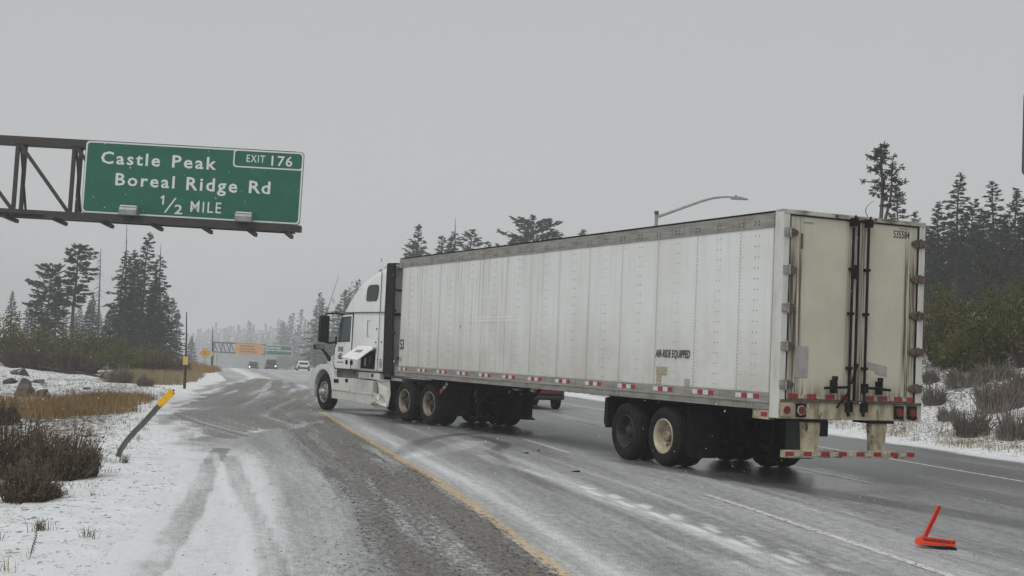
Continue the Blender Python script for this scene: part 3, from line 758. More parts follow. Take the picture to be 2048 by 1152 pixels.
MB().tube([(6.6, -.5, .86), (6.6, .5, .86)], .13, 12).build("air_tank", M_black, TR)
for s in (1, -1):
    fl = MB().prism([(s*.68, 1.0), (s*1.30, 1.0), (s*1.30, .26), (s*1.24, .20), (s*.72, .20), (s*.68, .26)], 2.50, 2.515, 'x').build("mudflap", M_black if s > 0 else M_flap, TR)
    MB().beam((2.5, s*.6, 1.03), (2.5, s*1.32, 1.03), .05).build("flap_hanger", M_black, TR)
    MB().prism([(5.20, 1.08), (5.30, 1.06), (5.32, .62), (5.25, .52), (5.18, .60)], s*.85, s*1.30, 'y').build("front_flap", M_black, TR)
# landing gear
for s in (1, -1):
    lg = MB().box(12.40, 12.54, s*.60-.07, s*.60+.07, .62, 1.12).build("landing_leg", M_black, TR, .008)
    MB().box(12.42, 12.52, s*.60-.05, s*.60+.05, .30, .70).build("inner_leg", M_chrome if 0 else M_black, lg)
    MB().prism([(12.22, .265), (12.72, .265), (12.62, .31), (12.32, .31)], s*.60-.15, s*.60+.15, 'y').build("foot_plate", M_black, lg)
    MB().beam((12.47, s*.6, .60), (11.55, s*.6, 1.11), .055).beam((12.47, s*.6, .70), (12.47, 0, 1.08), .05).build("brace", M_black, lg)
MB().beam((12.47, .6, .90), (12.47, -.6, .90), .05).build("cross_shaft", M_black, TR)
for a, b in (((12.6, .70, .78), (12.95, .40, 1.02)), ((12.58, -.75, .62), (12.58, -.45, .95))):
    bm_ = MB().beam(a, b, .012, .075).build("reflective_brace", M_whitetape, TR)
    c = tuple(a[i]*.62+b[i]*.38 for i in range(3)); MB().beam(a, c, .016, .078).build("red_reflector", M_red, bm_)
MB().tube([(12.3, .85, .95), (12.3, 1.25, .95), (12.3, 1.25, .80)], .012, 6).build("crank_handle", M_black, TR)
MB().box(14.5, 16.0, -.65, .65, 1.08, 1.20).build("kingpin_plate", M_black, TR)
# ------------------------------------------------------------------ the tractor unit
def cab_paint(name="cab_white_paint", c=(.77, .79, .785), d=(.56, .56, .54)):
    t = NT(name); v = t.coord("Object"); p = t.sep(v)
    b = t.noise(v, 1.6, 4, .6); st = t.noise(t.coord("Object", (4, 4, .4)), 1.7, 4, .6)
    col = t.mix(t.ramp(b, .35, .7), c, tuple(x*.92 for x in c))
    col = t.mix(t.math('MULTIPLY', t.ramp(st, .48, .72), .5), col, d)
    low = t.math('MULTIPLY', t.ramp(p[2], 2.0, .5), t.ramp(b, .25, .6, .3, 1)); col = t.mix(t.math('MULTIPLY', low, .55), col, (.44, .43, .385))
    col = t.mix(t.ramp(t.noise(v, 13, 5, .75), .68, .78), col, (.20, .18, .15))
    return t.done(col, .24, 0, .5)
M_cab = cab_paint()
M_skirt = cab_paint("grimy_skirt_paint", (.66, .665, .645), (.38, .365, .32))
M_seam = plain("shadow_gap_rubber", (.02, .02, .02), .7)
M_win = NT("cab_window_glass").done((.10, .13, .135), .08, 0, .6)
M_ext = plain("black_extender", (.007, .007, .0075), .7, c2=(.016, .0155, .014), scale=5, spec=.25)

TK = empty("semi_tractor", (KO[0], KO[1], 0), KHD, "white sleeper cab tractor unit with black side extender and open hatch lid", "truck")

def loft(rings, name, mat, parent, smooth=True, close=True):
    n = len(rings[0]); V = [p for r in rings for p in r]; F = []
    for i in range(len(rings)-1):
        for k in range(n):
            k2 = (k+1) % n; F.append((i*n+k, i*n+k2, (i+1)*n+k2, (i+1)*n+k))
    m = MB(); m.add(V, F, smooth)
    if close: m.add(rings[0], [tuple(reversed(range(n)))]); m.add(rings[-1], [tuple(range(n))])
    return m.build(name, mat, parent)

def rring(x, w, z0, z1, r, rb=.06, tw=1.0, q=5):
    """rounded rectangle across the vehicle at x; tw narrows the top"""
    pts = []
    for cy, cz, rr, a0 in ((w-r, z1-r, r, 0), (-(w-r), z1-r, r, PI/2), (-(w-rb), z0+rb, rb, PI), (w-rb, z0+rb, rb, 1.5*PI)):
        for k in range(q):
            a = a0+PI/2*k/(q-1); y, z = cy+rr*math.cos(a), cz+rr*math.sin(a)
            f = 1-(1-tw)*max(0.0, min(1.0, (z-2.7)/1.2)); pts.append((x, y*f, z))
    return pts

cab = [(1.92, 1.19, 1.18, 3.90, .16, .95), (2.2, 1.205, 1.18, 3.91, .20, .94), (2.6, 1.205, 1.18, 3.89, .24, .95), (3.1, 1.205, 1.18, 3.80, .28, .94), (3.55, 1.205, 1.18, 3.66, .30, .94),
       (3.95, 1.205, 1.18, 3.46, .30, .94), (4.25, 1.20, 1.17, 3.22, .28, .95), (4.48, 1.195, 1.17, 2.98, .24, .96), (4.60, 1.19, 1.17, 2.78, .18, .98), (4.66, 1.185, 1.17, 2.62, .14, 1), (4.85, 1.17, 1.17, 2.25, .12, 1), (5.02, 1.14, 1.17, 1.96, .12, 1), (5.16, 1.08, 1.17, 1.80, .12, 1)]
loft([rring(x, w, a, b, r, tw=t) for x, w, a, b, r, t in cab], "cab_body", M_cab, TK)
hood = [(5.10, 1.02, .98, 1.86, .22), (5.5, .99, .98, 1.76, .26), (6.0, .93, .92, 1.62, .28), (6.45, .86, .86, 1.46, .26), (6.72, .78, .82, 1.26, .22), (6.82, .72, .86, 1.10, .10)]
loft([rring(x, w, a, b, r) for x, w, a, b, r in hood], "hood", M_cab, TK)
MB().box(6.80, 6.85, -.50, .50, .72, 1.12).build("grille", M_black, TK)
# bumper
MB().prism([(6.60, -1.20), (6.78, -1.12), (6.90, -.8), (6.92, 0), (6.90, .8), (6.78, 1.12), (6.60, 1.20), (6.40, 1.20), (6.40, -1.20)], .34, .84, 'z').build("bumper", M_skirt, TK, .02)
for s in (1, -1):
    MB().tube([(6.88, s*.95, .98), (6.72, s*1.10, 1.02)], [.13, .10], 10).build("headlight", plain("lamp_glass", (.55, .56, .56), .15) if s > 0 else bpy.data.materials["lamp_glass"], TK)
    # flared wing with wheel arch
    arch = [(5.80+.635*math.cos(a), .50+.635*math.sin(a)) for a in [math.radians(d) for d in range(2, 180, 9)]]
    outer = [(5.08, .52), (5.06, .96), (5.16, 1.10), (5.38, 1.22), (5.72, 1.29), (6.08, 1.275), (6.42, 1.17), (6.66, 1.0), (6.78, .84), (6.78, .54)]
    MB().prism(outer+arch, s*.78, s*1.215).build("wing", M_cab, TK, .025)
    ins = [(5.80+.65*math.cos(a), .50+.65*math.sin(a)) for a in [math.radians(d) for d in range(0, 181, 12)]]
    MB().prism(ins, s*.70, s*.80).build("arch_liner", M_black, TK)
# doors
for s in (1, -1):
    Y0, Y1 = s*1.188, s*1.218
    sill = [(3.98, 1.20), (4.98, 1.20), (5.09, 1.30), (5.05, 1.72), (4.93, 1.98), (4.63, 2.66), (3.98, 2.68)]
    d = MB().prism(sill, Y0, Y1).build("cab_door", M_cab, TK, .012)
    MB().prism([(4.85, 1.95), (4.63, 2.57), (4.06, 2.60), (4.10, 1.98)], s*1.20, s*1.2225).build("door_window", M_win, d)
    fr = MB()
    q = [(4.89, 1.92), (4.645, 2.61), (4.03, 2.635), (4.07, 1.945)]; qi = [(4.85, 1.95), (4.63, 2.57), (4.06, 2.60), (4.10, 1.98)]
    for i in range(4):
        j = (i+1) % 4; fr.prism([q[i], q[j], qi[j], qi[i]], s*1.20, s*1.226)
    fr.beam((4.72, s*1.222, 1.97), (4.56, s*1.222, 2.60), .03, .02)
    fr.build("window_frame", M_seam, d)
    for x in (4.22, 3.92):
        MB().box(x-.075, x+.075, s*1.21, s*1.226, 1.32, 1.44).build("door_handle" if x > 4 else "grab_pocket", M_black, d if x > 4 else TK, .01)
    sm = MB()
    o_ = [(3.96, 1.18), (5.0, 1.18), (5.11, 1.29), (5.07, 1.74), (4.95, 1.99), (4.65, 2.69), (3.96, 2.71)]
    for i in range(len(o_)):
        j = (i+1) % len(o_); sm.beam((o_[i][0], s*1.205, o_[i][1]), (o_[j][0], s*1.205, o_[j][1]), .02, .022, (0, 1, 0))
    sm.build("door_seal", M_seam, TK)
    # sleeper side: belt seam, sleeper window, rear edge trim
    sm = MB(); sm.beam((4.52, s*1.192, 2.735), (1.95, s*1.20, 2.735), .02, .028, (0, 1, 0)); sm.beam((2.30, s*1.20, 2.74), (2.36, s*1.17, 3.84), .014, .014); sm.build("belt_seam", M_seam, TK)
    wn = [(3.24, 3.10), (3.20, 3.36), (3.12, 3.44), (2.98, 3.47), (2.60, 3.47), (2.52, 3.43), (2.50, 3.30), (2.54, 3.10), (2.60, 3.04), (3.12, 3.03), (3.22, 3.05)]
    sl = MB(); sl.prism(wn, s*1.11, s*1.185); sl.build("sleeper_window", M_glass, TK, .008)
    ext = MB().prism([(1.94, 1.14), (2.0, 2.7), (1.98, 3.98), (1.52, 4.0), (1.50, 2.5), (1.40, 1.10)], s*1.17, s*1.225).build("side_extender", M_ext, TK, .012)
    for z in (3.3, 2.78, 2.2): MB().box(1.38, 1.52, s*1.185, s*1.21, z-.03, z+.03).build("extender_stay", M_black, ext)
MB().prism([(1.52, 3.985), (1.98, 3.985), (1.98, 4.01), (1.52, 4.0)], -1.2, 1.2).build("roof_edge_trim", M_ext, TK)
bw = MB().box(1.86, 1.915, -1.15, 1.15, 1.2, 3.86).build("rear_wall", M_cab, TK)
MB().box(1.83, 1.86, -.2, .95, 3.30, 3.34).box(1.83, 1.86, .70, .74, 3.3, 3.72).box(1.80, 1.86, -1.1, 1.1, 2.66, 2.72).box(1.83, 1.86, .3, .34, 2.9, 3.3).build("wall_bracket", M_black, bw)
# trim on the sleeper wall: vent slot outline, screws, rear corner panel joint, dent
for s in (1, -1):
    tr = MB(); tr.beam((3.02, s*1.207, 2.52), (2.88, s*1.207, 2.52), .012, .008); tr.beam((3.02, s*1.207, 2.52), (3.02, s*1.207, 2.10), .012, .008); tr.beam((3.02, s*1.207, 2.10), (2.88, s*1.207, 2.10), .012, .008); tr.build("vent_outline", M_seam, TK)
    MB().beam((2.30, s*1.206, 1.20), (2.30, s*1.206, 2.70), .010, .008).build("panel_joint", M_seam, TK)
    for x, z in ((2.48, 1.95), (2.14, 1.96), (2.30, 1.50), (2.12, 1.50), (2.44, 2.3)): MB().tube([(x, s*1.20, z), (x, s*1.214, z)], .022, 8).build("screw_cap", M_seam, TK)
    MB().box(2.06, 2.20, s*1.20, s*1.211, 1.30, 1.46).build("data_label", M_patch, TK)
    MB().beam((5.00, s*1.20, 1.20), (3.4, s*1.215, 1.19), .018, .014).build("rocker_trim", M_seam, TK)
    MB().tube([(5.30, s*1.02, 1.30), (5.30, s*1.06, 1.30)], .035, 8).build("side_marker", M_redlens, TK)
# windscreen
MB().prism([(4.70, 2.60), (5.02, 1.99), (5.03, 1.985), (4.72, 2.61)], -1.0, 1.0).build("windscreen", M_glass, TK)
MB().prism([(4.55, 2.78), (4.95, 2.62), (4.96, 2.58), (4.60, 2.68)], -1.1, 1.1).build("sun_visor", M_ext, TK, .01)
# luggage hatch, standing open, with its lid swung up
ho = MB().box(2.46, 3.34, 1.17, 1.2065, 1.24, 1.72).build("hatch_opening", M_black, TK)
MB().tube([(3.05, 1.205, 1.32), (3.02, 1.21, 1.52)], .03, 6).build("stored_bottle", M_whitetape, ho); MB().box(2.70, 2.82, 1.20, 1.213, 1.36, 1.58).build("stored_bag", plain("dark_red_bag", (.10, .05, .05), .7), ho)
lid = MB().add([(3.42, 1.22, 1.82), (2.40, 1.22, 1.82), (2.40, 1.74, 1.45), (3.42, 1.74, 1.50)]+[(3.42, 1.24, 1.85), (2.40, 1.24, 1.85), (2.40, 1.755, 1.475), (3.42, 1.755, 1.525)],
               [(0, 1, 2, 3), (7, 6, 5, 4), (0, 4, 5, 1), (1, 5, 6, 2), (2, 6, 7, 3), (3, 7, 4, 0)]).build("hatch_lid", plain("snowy_lid", (.80, .81, .81), .6, c2=(.7, .71, .71), scale=9), TK, .012)
def lidp(u, v, w):
    a, b = Vector((3.25, 1.29, 1.815)), Vector((2.55, 1.29, 1.815)); dn = Vector((0, .45, -.30))
    p = a+(b-a)*u+dn*v; return p+Vector((0, .5, .86))*(w+.016)
tg = MB()                                             # faint unreadable lettering showing through the snow on the lid
for i, (a, b) in enumerate(((.22, .30), (.34, .40), (.44, .52), (.56, .66), (.70, .76))):
    tg.add([lidp(a, .30, .002), lidp(b, .30, .002), lidp(b+.02, .52, .002), lidp(a+.02, .52, .002)], [(3, 2, 1, 0)])
tg.build("faint_lettering", M_patch, lid)
MB().beam((2.46, 1.21, 1.72), (2.42, 1.30, 1.82), .03, .03).build("lid_strut", M_black, lid)
# door lettering
text_mesh("company_lettering", "SNE", (-4.82, -4.48, 1.66, 1.80), M_black_ink, TK, lambda u, v, w: (-u, 1.219+w, v), bold=.03)
em = MB()
for r0, r1, a0, a1 in ((.155, .185, 15, 165), (.115, .135, 20, 160)):
    P = [(4.65-r1*math.cos(math.radians(a)), 1.44+r1*math.sin(math.radians(a))) for a in range(a0, a1+1, 15)]+[(4.65-r0*math.cos(math.radians(a)), 1.44+r0*math.sin(math.radians(a))) for a in range(a1, a0-1, -15)]
    em.prism(P, 1.219, 1.2225)
for k in range(5): em.box(4.53+k*.05, 4.565+k*.05, 1.219, 1.2225, 1.455, 1.50+.03*(2-abs(k-2)))
em.box(4.45, 4.85, 1.219, 1.2225, 1.36, 1.385)
em.build("door_emblem", plain("slate_ink", (.05, .055, .07), .5), TK)
# tank fairings along the side
MB().prism([(3.94, .34), (5.16, .36), (5.16, .95), (3.94, .95)], 1.05, 1.205).build("side_skirt", M_skirt, TK, .015)
MB().prism([(2.52, .30), (3.90, .335), (3.90, .96), (2.52, .94)], 1.05, 1.215).build("side_skirt", M_skirt, TK, .015)
MB().prism([(3.94, .58), (5.12, .60), (5.12, .66), (3.94, .65)], 1.20, 1.235).build("skirt_moulding", M_skirt, TK, .01)
MB().prism([(2.54, .56), (3.88, .57), (3.88, .62), (2.54, .62)], 1.21, 1.232).build("skirt_moulding", M_skirt, TK, .01)
MB().box(3.95, 5.1, .98, 1.10, .93, 1.17).box(2.5, 3.95, .95, 1.08, .93, 1.17).build("step_recess", plain("dark_recess", (.16, .155, .13), .7, c2=(.06, .058, .05), scale=5), TK)  # set-back boxes in a mottled dark tone between skirt and cab
MB().box(4.72, 5.02, 1.20, 1.222, .80, .90).build("step_tread", M_black, TK); MB().box(4.10, 4.25, 1.20, 1.222, .84, .93).build("step_tread", M_black, TK)
MB().box(2.25, 3.55, 1.02, 1.16, .97, 1.145).build("tank_top", M_cab, TK, .015); MB().box(2.62, 2.72, 1.15, 1.168, 1.03, 1.12).build("filler_cap", M_black, TK)
# torn and dented rear fairing
def crumple(name, poly, y, amp, seed):
    r = random.Random(seed); n = len(poly); cx = sum(p[0] for p in poly)/n; cz = sum(p[1] for p in poly)/n
    V = [(x, y+r.uniform(-amp, amp), z) for x, z in poly]; V += [((x+cx)/2+r.uniform(-.05, .05), y+r.uniform(-amp, amp)*1.4, (z+cz)/2) for x, z in poly]; V.append((cx, y+amp, cz))
    F = [(i, (i+1) % n, n+(i+1) % n, n+i) for i in range(n)]+[(n+i, n+(i+1) % n, 2*n) for i in range(n)]
    m = MB().add(V, F); o = m.build(name, M_skirt, TK); s_ = o.modifiers.new("thickness", 'SOLIDIFY'); s_.thickness = .02; return o
crumple("torn_fairing", [(2.35, .94), (1.58, .93), (1.55, .62), (1.62, .30), (2.0, .30), (2.30, .62)], 1.16, .05, 3)
crumple("torn_fairing", [(2.46, .50), (2.36, .66), (2.10, .60), (1.95, .44), (1.70, .40), (1.62, .29), (2.2, .25), (2.50, .30)], 1.24, .07, 8)
crumple("torn_fairing", [(2.48, .93), (2.40, .98), (1.60, 1.0), (1.62, .93), (2.1, .90)], 1.12, .05, 5)
MB().box(1.6, 2.5, .8, 1.06, .36, .92).build("fuel_tank", M_black, TK, .04)
# mirrors, aerial
for s in (1, -1):
    mr = MB().prism([(5.06, 1.93), (5.09, 1.90), (5.22, 1.90), (5.26, 1.95), (5.24, 2.60), (5.20, 2.64), (5.09, 2.64), (5.06, 2.58)], s*1.40, s*1.66).build("door_mirror", M_ext, TK, .03)
    MB().box(5.05, 5.062, s*1.43, s*1.63, 1.98, 2.58).build("mirror_glass", M_glass, mr)
    MB().tube([(4.62, s*1.19, 2.68), (4.85, s*1.30, 2.71), (5.12, s*1.50, 2.70), (5.14, s*1.52, 2.62)], .025, 8).build("upper_mirror_arm", M_ext, mr); MB().tube([(5.12, s*1.52, 1.92), (5.06, s*1.40, 1.88), (4.98, s*1.20, 1.92)], .028, 8).build("lower_mirror_arm", M_ext, mr); MB().box(4.92, 5.02, min(s*1.16, s*1.24), max(s*1.16, s*1.24), 1.86, 2.06).build("mirror_foot", M_ext, mr)
    hm_ = MB().prism([(6.18, 1.70), (6.30, 1.69), (6.34, 1.82), (6.20, 1.84)], s*1.02, s*1.34).build("hood_mirror", M_ext, TK, .03)
    MB().box(6.172, 6.18, s*1.04, s*1.32, 1.715, 1.825).build("mirror_glass", M_chrome, hm_)
    MB().tube([(6.24, s*1.10, 1.71), (6.18, s*1.02, 1.62), (6.02, s*.92, 1.40)], [.03, .04, .06], 8).build("mirror_arm", M_ext, hm_)
MB().tube([(5.14, 1.50, 2.66), (4.86, 1.45, 3.22), (4.60, 1.40, 3.76)], [.012, .008, .005], 6).build("aerial", M_chrome, TK)
# chassis
ch = MB()
for y in (.43, -.43): ch.box(-1.4, 5.2, y-.05, y+.05, .72, 1.0)
for x in (-1.35, -.3, .9, 2.0): ch.box(x-.06, x+.06, -.4, .4, .78, .94)
ch.build("chassis_rail", M_black, TK)
MB().prism([(-.55, 1.02), (.55, 1.02), (.55, 1.08), (-.35, 1.09)], -.5, .5).build("fifth_wheel", M_black, TK)
MB().box(.95, 1.85, -.5, .5, 1.0, 1.03).build("deck_plate", M_chrome, TK)
MB().box(1.15, 1.75, .55, 1.05, .98, 1.05).build("deck_step", M_skirt, TK)
for x in (.66, -.66):
    for s in (1, -1):
        make_wheel("drive_wheel", TK, x, s*1.075, s, M_rustrim, "dish"); make_wheel("drive_wheel", TK, x, s*.74, s, M_darkrim, "plain")
    MB().tube([(x, -.9, .505), (x, .9, .505)], .08, 10).tube([(x, -.2, .505), (x, .2, .505)], .22, 12).build("axle", M_black, TK)
for s in (1, -1):
    make_wheel("steer_wheel", TK, 5.80, s*1.04, s, M_alloy, "alloy")
    MB().box(-.02, .02, s*.5, s*.58, .4, 1.0).build("air_bag", M_black, TK)
    fl = MB().box(-1.52, -1.50, min(s*.62, s*1.22), max(s*.62, s*1.22), .26, .92).build("mudflap", M_black, TK)
    hg = MB().beam((-1.5, s*.5, .98), (-1.5, s*1.24, .98), .05).build("flap_hanger", M_black, TK)
br = MB().beam((-1.20, 1.20, .80), (-1.58, 1.22, 1.03), .012, .085).build("reflective_bracket", M_whitetape, TK)
MB().beam((-1.20, 1.20, .80), (-1.41, 1.211, .927), .016, .088).build("red_reflector", M_red, br)
br = MB().beam((-1.53, -.55, .92), (-1.53, -1.22, .92), .012, .075).build("reflective_bracket", M_whitetape, TK)
MB().beam((-1.535, -.80, .92), (-1.535, -1.0, .92), .012, .078).build("red_reflector", M_red, br)
MB().tube([(.2, .2, 1.0), (.9, .3, 1.35), (1.6, .4, 1.5), (1.85, .4, 1.7)], .025, 6).tube([(.2, -.1, 1.0), (.9, 0, 1.30), (1.6, .1, 1.45), (1.85, .1, 1.7)], .025, 6).build("air_hose", M_black, TK)
for y in (-1.0, -.5, 0, .5, 1.0): MB().box(3.55, 3.62, y*.9-.05, y*.9+.05, 3.53, 3.57).build("roof_marker", M_redlens, TK)
# ------------------------------------------------------------------ overhead guide sign on its truss
M_truss = plain("weathered_truss_steel", (.040, .035, .030), .65, c2=(.022, .020, .018), scale=6, stretch=(1, 1, 3))
M_green = plain("guide_sign_green", (.0, .098, .057), .45, c2=(.003, .118, .068), scale=2.5, spots=((.03, .19, .12), 7, .68, .80))
M_signwhite = plain("sign_white_sheeting", (.66, .68, .67), .45)
M_galv = plain("galvanised_steel", (.30, .31, .31), .5, .3, c2=(.22, .225, .225), scale=5)

def rrect(u0, u1, v0, v1, r, q=5):
    P = []
    for cx, cy, a0 in ((u1-r, v1-r, 0), (u0+r, v1-r, PI/2), (u0+r, v0+r, PI), (u1-r, v0+r, 1.5*PI)):
        for k in range(q): a = a0+PI/2*k/(q-1); P.append((cx+r*math.cos(a), cy+r*math.sin(a)))
    return P
def ring_mesh(mb, outer, inner, y0, y1):
    n = len(outer); V = [(u, y0, v) for u, v in outer]+[(u, y0, v) for u, v in inner]+[(u, y1, v) for u, v in outer]+[(u, y1, v) for u, v in inner]; F = []
    for i in range(n):
        j = (i+1) % n
        F += [(i, j, n+j, n+i), (2*n+i, 3*n+i, 3*n+j, 2*n+j), (i, 2*n+i, 2*n+j, j), (n+i, n+j, 3*n+j, 3*n+i)]
    mb.add(V, [f[::-1] for f in F]); return mb

GS = empty("overhead_sign", (-11.78, 37.0, 5.13), label="green overhead exit sign for Castle Peak on a steel truss at upper left", cat="road sign", rot=(0, math.radians(.95), math.radians(-1.0)))
SW, SH = 5.97, 1.985
panel = MB().prism(rrect(0, SW, 0, SH, .10), -.03, 0).build("sign_panel", M_green, GS)
ring_mesh(MB(), rrect(.015, SW-.015, .015, SH-.015, .10), rrect(.055, SW-.055, .055, SH-.055, .085), -.037, -.030).build("border", M_signwhite, panel)
ring_mesh(MB(), rrect(SW*.678, SW-.02, SH*.745, SH-.02, .09), rrect(SW*.678+.035, SW-.055, SH*.745+.035, SH-.055, .075), -.0385, -.030).build("exit_border", M_signwhite, panel)
SP = lambda u, v, w: (u*SW, -.031-w, v*SH)
for body, box, b in (("Castle", (.074, .345, .688, .862), .018), ("Peak", (.400, .603, .688, .862), .018), ("Boreal", (.147, .418, .400, .572), .018), ("Ridge", (.472, .705, .335, .572), .018), ("Rd", (.758, .855, .400, .572), .018), ("2", (.425, .462, .055, .185), .012),
                     ("MILE", (.498, .638, .098, .245), .004), ("EXIT", (.738, .822, .825, .925), .010), ("176", (.852, .948, .79, .932), .012)):
    text_mesh("lettering", body, box, M_signwhite, panel, SP, bold=b, spacing=1.22 if len(body) > 3 else 1.1)
MB().prism([(.378*SW, .065*SH), (.386*SW, .065*SH), (.432*SW, .275*SH), (.424*SW, .275*SH)], -.037, -.031).build("fraction_bar", M_signwhite, panel)
MB().prism([(.368*SW, .175*SH), (.3755*SW, .175*SH), (.3755*SW, .302*SH), (.3705*SW, .302*SH), (.3595*SW, .275*SH), (.3595*SW, .257*SH), (.368*SW, .272*SH)], -.034, -.031).build("lettering", M_signwhite, panel)
# truss: two planes of chords, uprights and diagonals; cantilevered from a post off to the left
XL = -7.2
for y in (.25, .80):
    for z, w in ((SH-.06, .20), (-.08, .20)): MB().box(XL, SW*.955, y-.06, y+.06, z-w/2, z+w/2).build("truss_chord", M_truss, GS)
    for i, x in enumerate((-6.6, -5.2, -3.6, -1.96, -.40, 1.2, 2.8, 4.4, 5.6)):
        MB().box(x-.05, x+.05, y-.04, y+.04, 0, SH-.15).build("truss_upright", M_truss, GS)
        if i < 8 and y < .5:
            xn = (-5.2, -3.6, -1.96, -.40, 1.2, 2.8, 4.4, 5.6)[i]
            MB().beam((x+.06, y, SH-.18), (xn-.06, y, .03), .07, .09).build("truss_diagonal", M_truss, GS)
for x in (-5.2, -3.6, -1.96, -.40, 1.2, 2.8, 4.4, 5.6):
    for z in (SH-.06, -.08): MB().beam((x, .25, z), (x, .80, z), .07, .08).build("truss_strut", M_truss, GS)
MB().beam((-1.90, .3, SH-.2), (-1.90, 1.0, .05), .05, .05).build("cross_brace", M_truss, GS)
MB().beam((-.36, .3, SH-.2), (-.36, 1.0, .05), .05, .05).build("cross_brace", M_truss, GS)
gz = ground_z(-19.3, 37.6)
MB().tube([(-7.3, .65, gz-5.3), (-7.3, .65, SH+.1)], [.34, .28], 20).build("post", M_galv, GS)
# walkway beam and light brackets in front of the lower edge
MB().box(-.95, SW*1.005, -.16, .18, -.19, -.015).build("walkway_beam", M_truss, GS)
MB().box(-7.1, -.95, -.05, .18, -.11, -.02).build("walkway_beam", M_truss, GS)
for x in (-2.05, -.68, .62, 2.0, 3.38, 4.62, 5.62):
    MB().beam((x, -.12, -.215), (x, .85, -.27), .085, .10).build("walkway_bracket", M_truss, GS)
for u0, u1 in ((.192, .272), (.716, .792)):
    f = MB().prism([(-.42, -.02), (-.12, -.02), (-.12, .06), (-.30, .20), (-.38, .20), (-.42, .12)], u0*SW, u1*SW, 'x').build("light_fixture", M_galv, GS, .01)
    MB().box(u0*SW+.02, u1*SW-.02, -.40, -.22, .205, .24).build("lamp_cover", M_signwhite, f)
    MB().beam(((u0+u1)/2*SW, -.2, -.02), ((u0+u1)/2*SW, -.1, -.2), .06).build("fixture_stem", M_truss, f)

# a second overhead sign whose lower left corner just enters the frame at the right
RS2 = empty("overhead_sign", (15.27, 42.0, 7.98), label="corner of an overhead sign cut off by the right frame edge", cat="road sign")
rp = MB().prism(rrect(.35, 6.0, 0, 2.6, .16), -.03, 0).build("sign_panel", M_green, RS2)
ring_mesh(MB(), rrect(.33, 6.02, -.02, 2.62, .17), rrect(.352, 5.998, .003, 2.598, .16), -.035, .01).build("panel_edge", M_truss, rp)
ring_mesh(MB(), rrect(.39, 5.96, .04, 2.56, .15), rrect(.43, 5.92, .08, 2.52, .13), -.037, -.03).build("border", M_signwhite, rp)
for z in (.3, 2.2): MB().box(1.0, 7.0, .05, .25, z-.1, z+.1).build("truss_chord", M_truss, RS2)
MB().tube([(6.7, .2, ground_z(22, 42)-7.93), (6.7, .2, 2.6)], [.30, .25], 16).build("post", M_galv, RS2)

# ------------------------------------------------------------------ the distant gantry
FG = empty("overhead_sign", (-60.6, 280.0, -.25), label="distant hazy gantry with an orange sign and a green sign over the road", cat="road sign", rot=(0, math.radians(.6), 0))
MB().box(-.22, .22, -.2, .2, ground_z(-60.6, 280)+.05, 2.05).build("post", M_truss, FG)
MB().box(.75, 1.05, -.1, .1, ground_z(-60, 280)+.05, .1).build("post", M_galv, FG)
for z in (1.98, .02): MB().box(-.1, 10.8, .05, .25, z-.13, z+.13).build("truss_chord", M_truss, FG)
xs = [0, .9, 1.75, 2.6, 3.45, 4.3]
for i in range(len(xs)-1): MB().beam((xs[i]+.1, .15, 1.95), (xs[i+1], .15, .05), .15).build("truss_diagonal", M_truss, FG)
for x in (1.75, 3.45, 10.6): MB().box(x-.08, x+.08, .1, .2, 0, 2).build("truss_upright", M_truss, FG)
MB().beam((10.6, .15, .1), (9.9, .15, 1.9), .10).build("truss_diagonal", M_galv, FG)
og = MB().box(4.62, 10.05, -.06, 0, -.12, 2.03).build("orange_sign_panel", plain("orange_sign", (.60, .27, .03), .5), FG)
lb = MB()
for z, a, b in ((1.52, 5.5, 8.2), (.95, 5.4, 6.7), (.95, 7.0, 8.5), (.40, 5.5, 8.8)):
    x = a
    while x < b: lb.box(x, x+.16, -.085, -.06, z-.16, z+.16); x += .27
o_ = lb.build("faint_lettering", plain("dark_sign_ink", (.10, .05, .02), .5), og); tag(o_, kind='stuff')
gg = MB().box(10.75, 16.25, -.06, 0, -.10, 2.05).build("green_sign_panel", M_green, FG)
ring_mesh(MB(), rrect(10.78, 16.22, -.07, 2.02, .15), rrect(10.88, 16.12, .03, 1.92, .12), -.08, -.06).build("border", M_signwhite, gg)
text_mesh("lettering", "Castle Peak", (10.98, 13.9, 1.28, 1.72), M_signwhite, gg, lambda u, v, w: (u, -.062-w, v), bold=.03, depth=.02)
text_mesh("lettering", "Boreal Ridge Road", (11.0, 15.9, .72, 1.14), M_signwhite, gg, lambda u, v, w: (u, -.062-w, v), bold=.03, depth=.02)

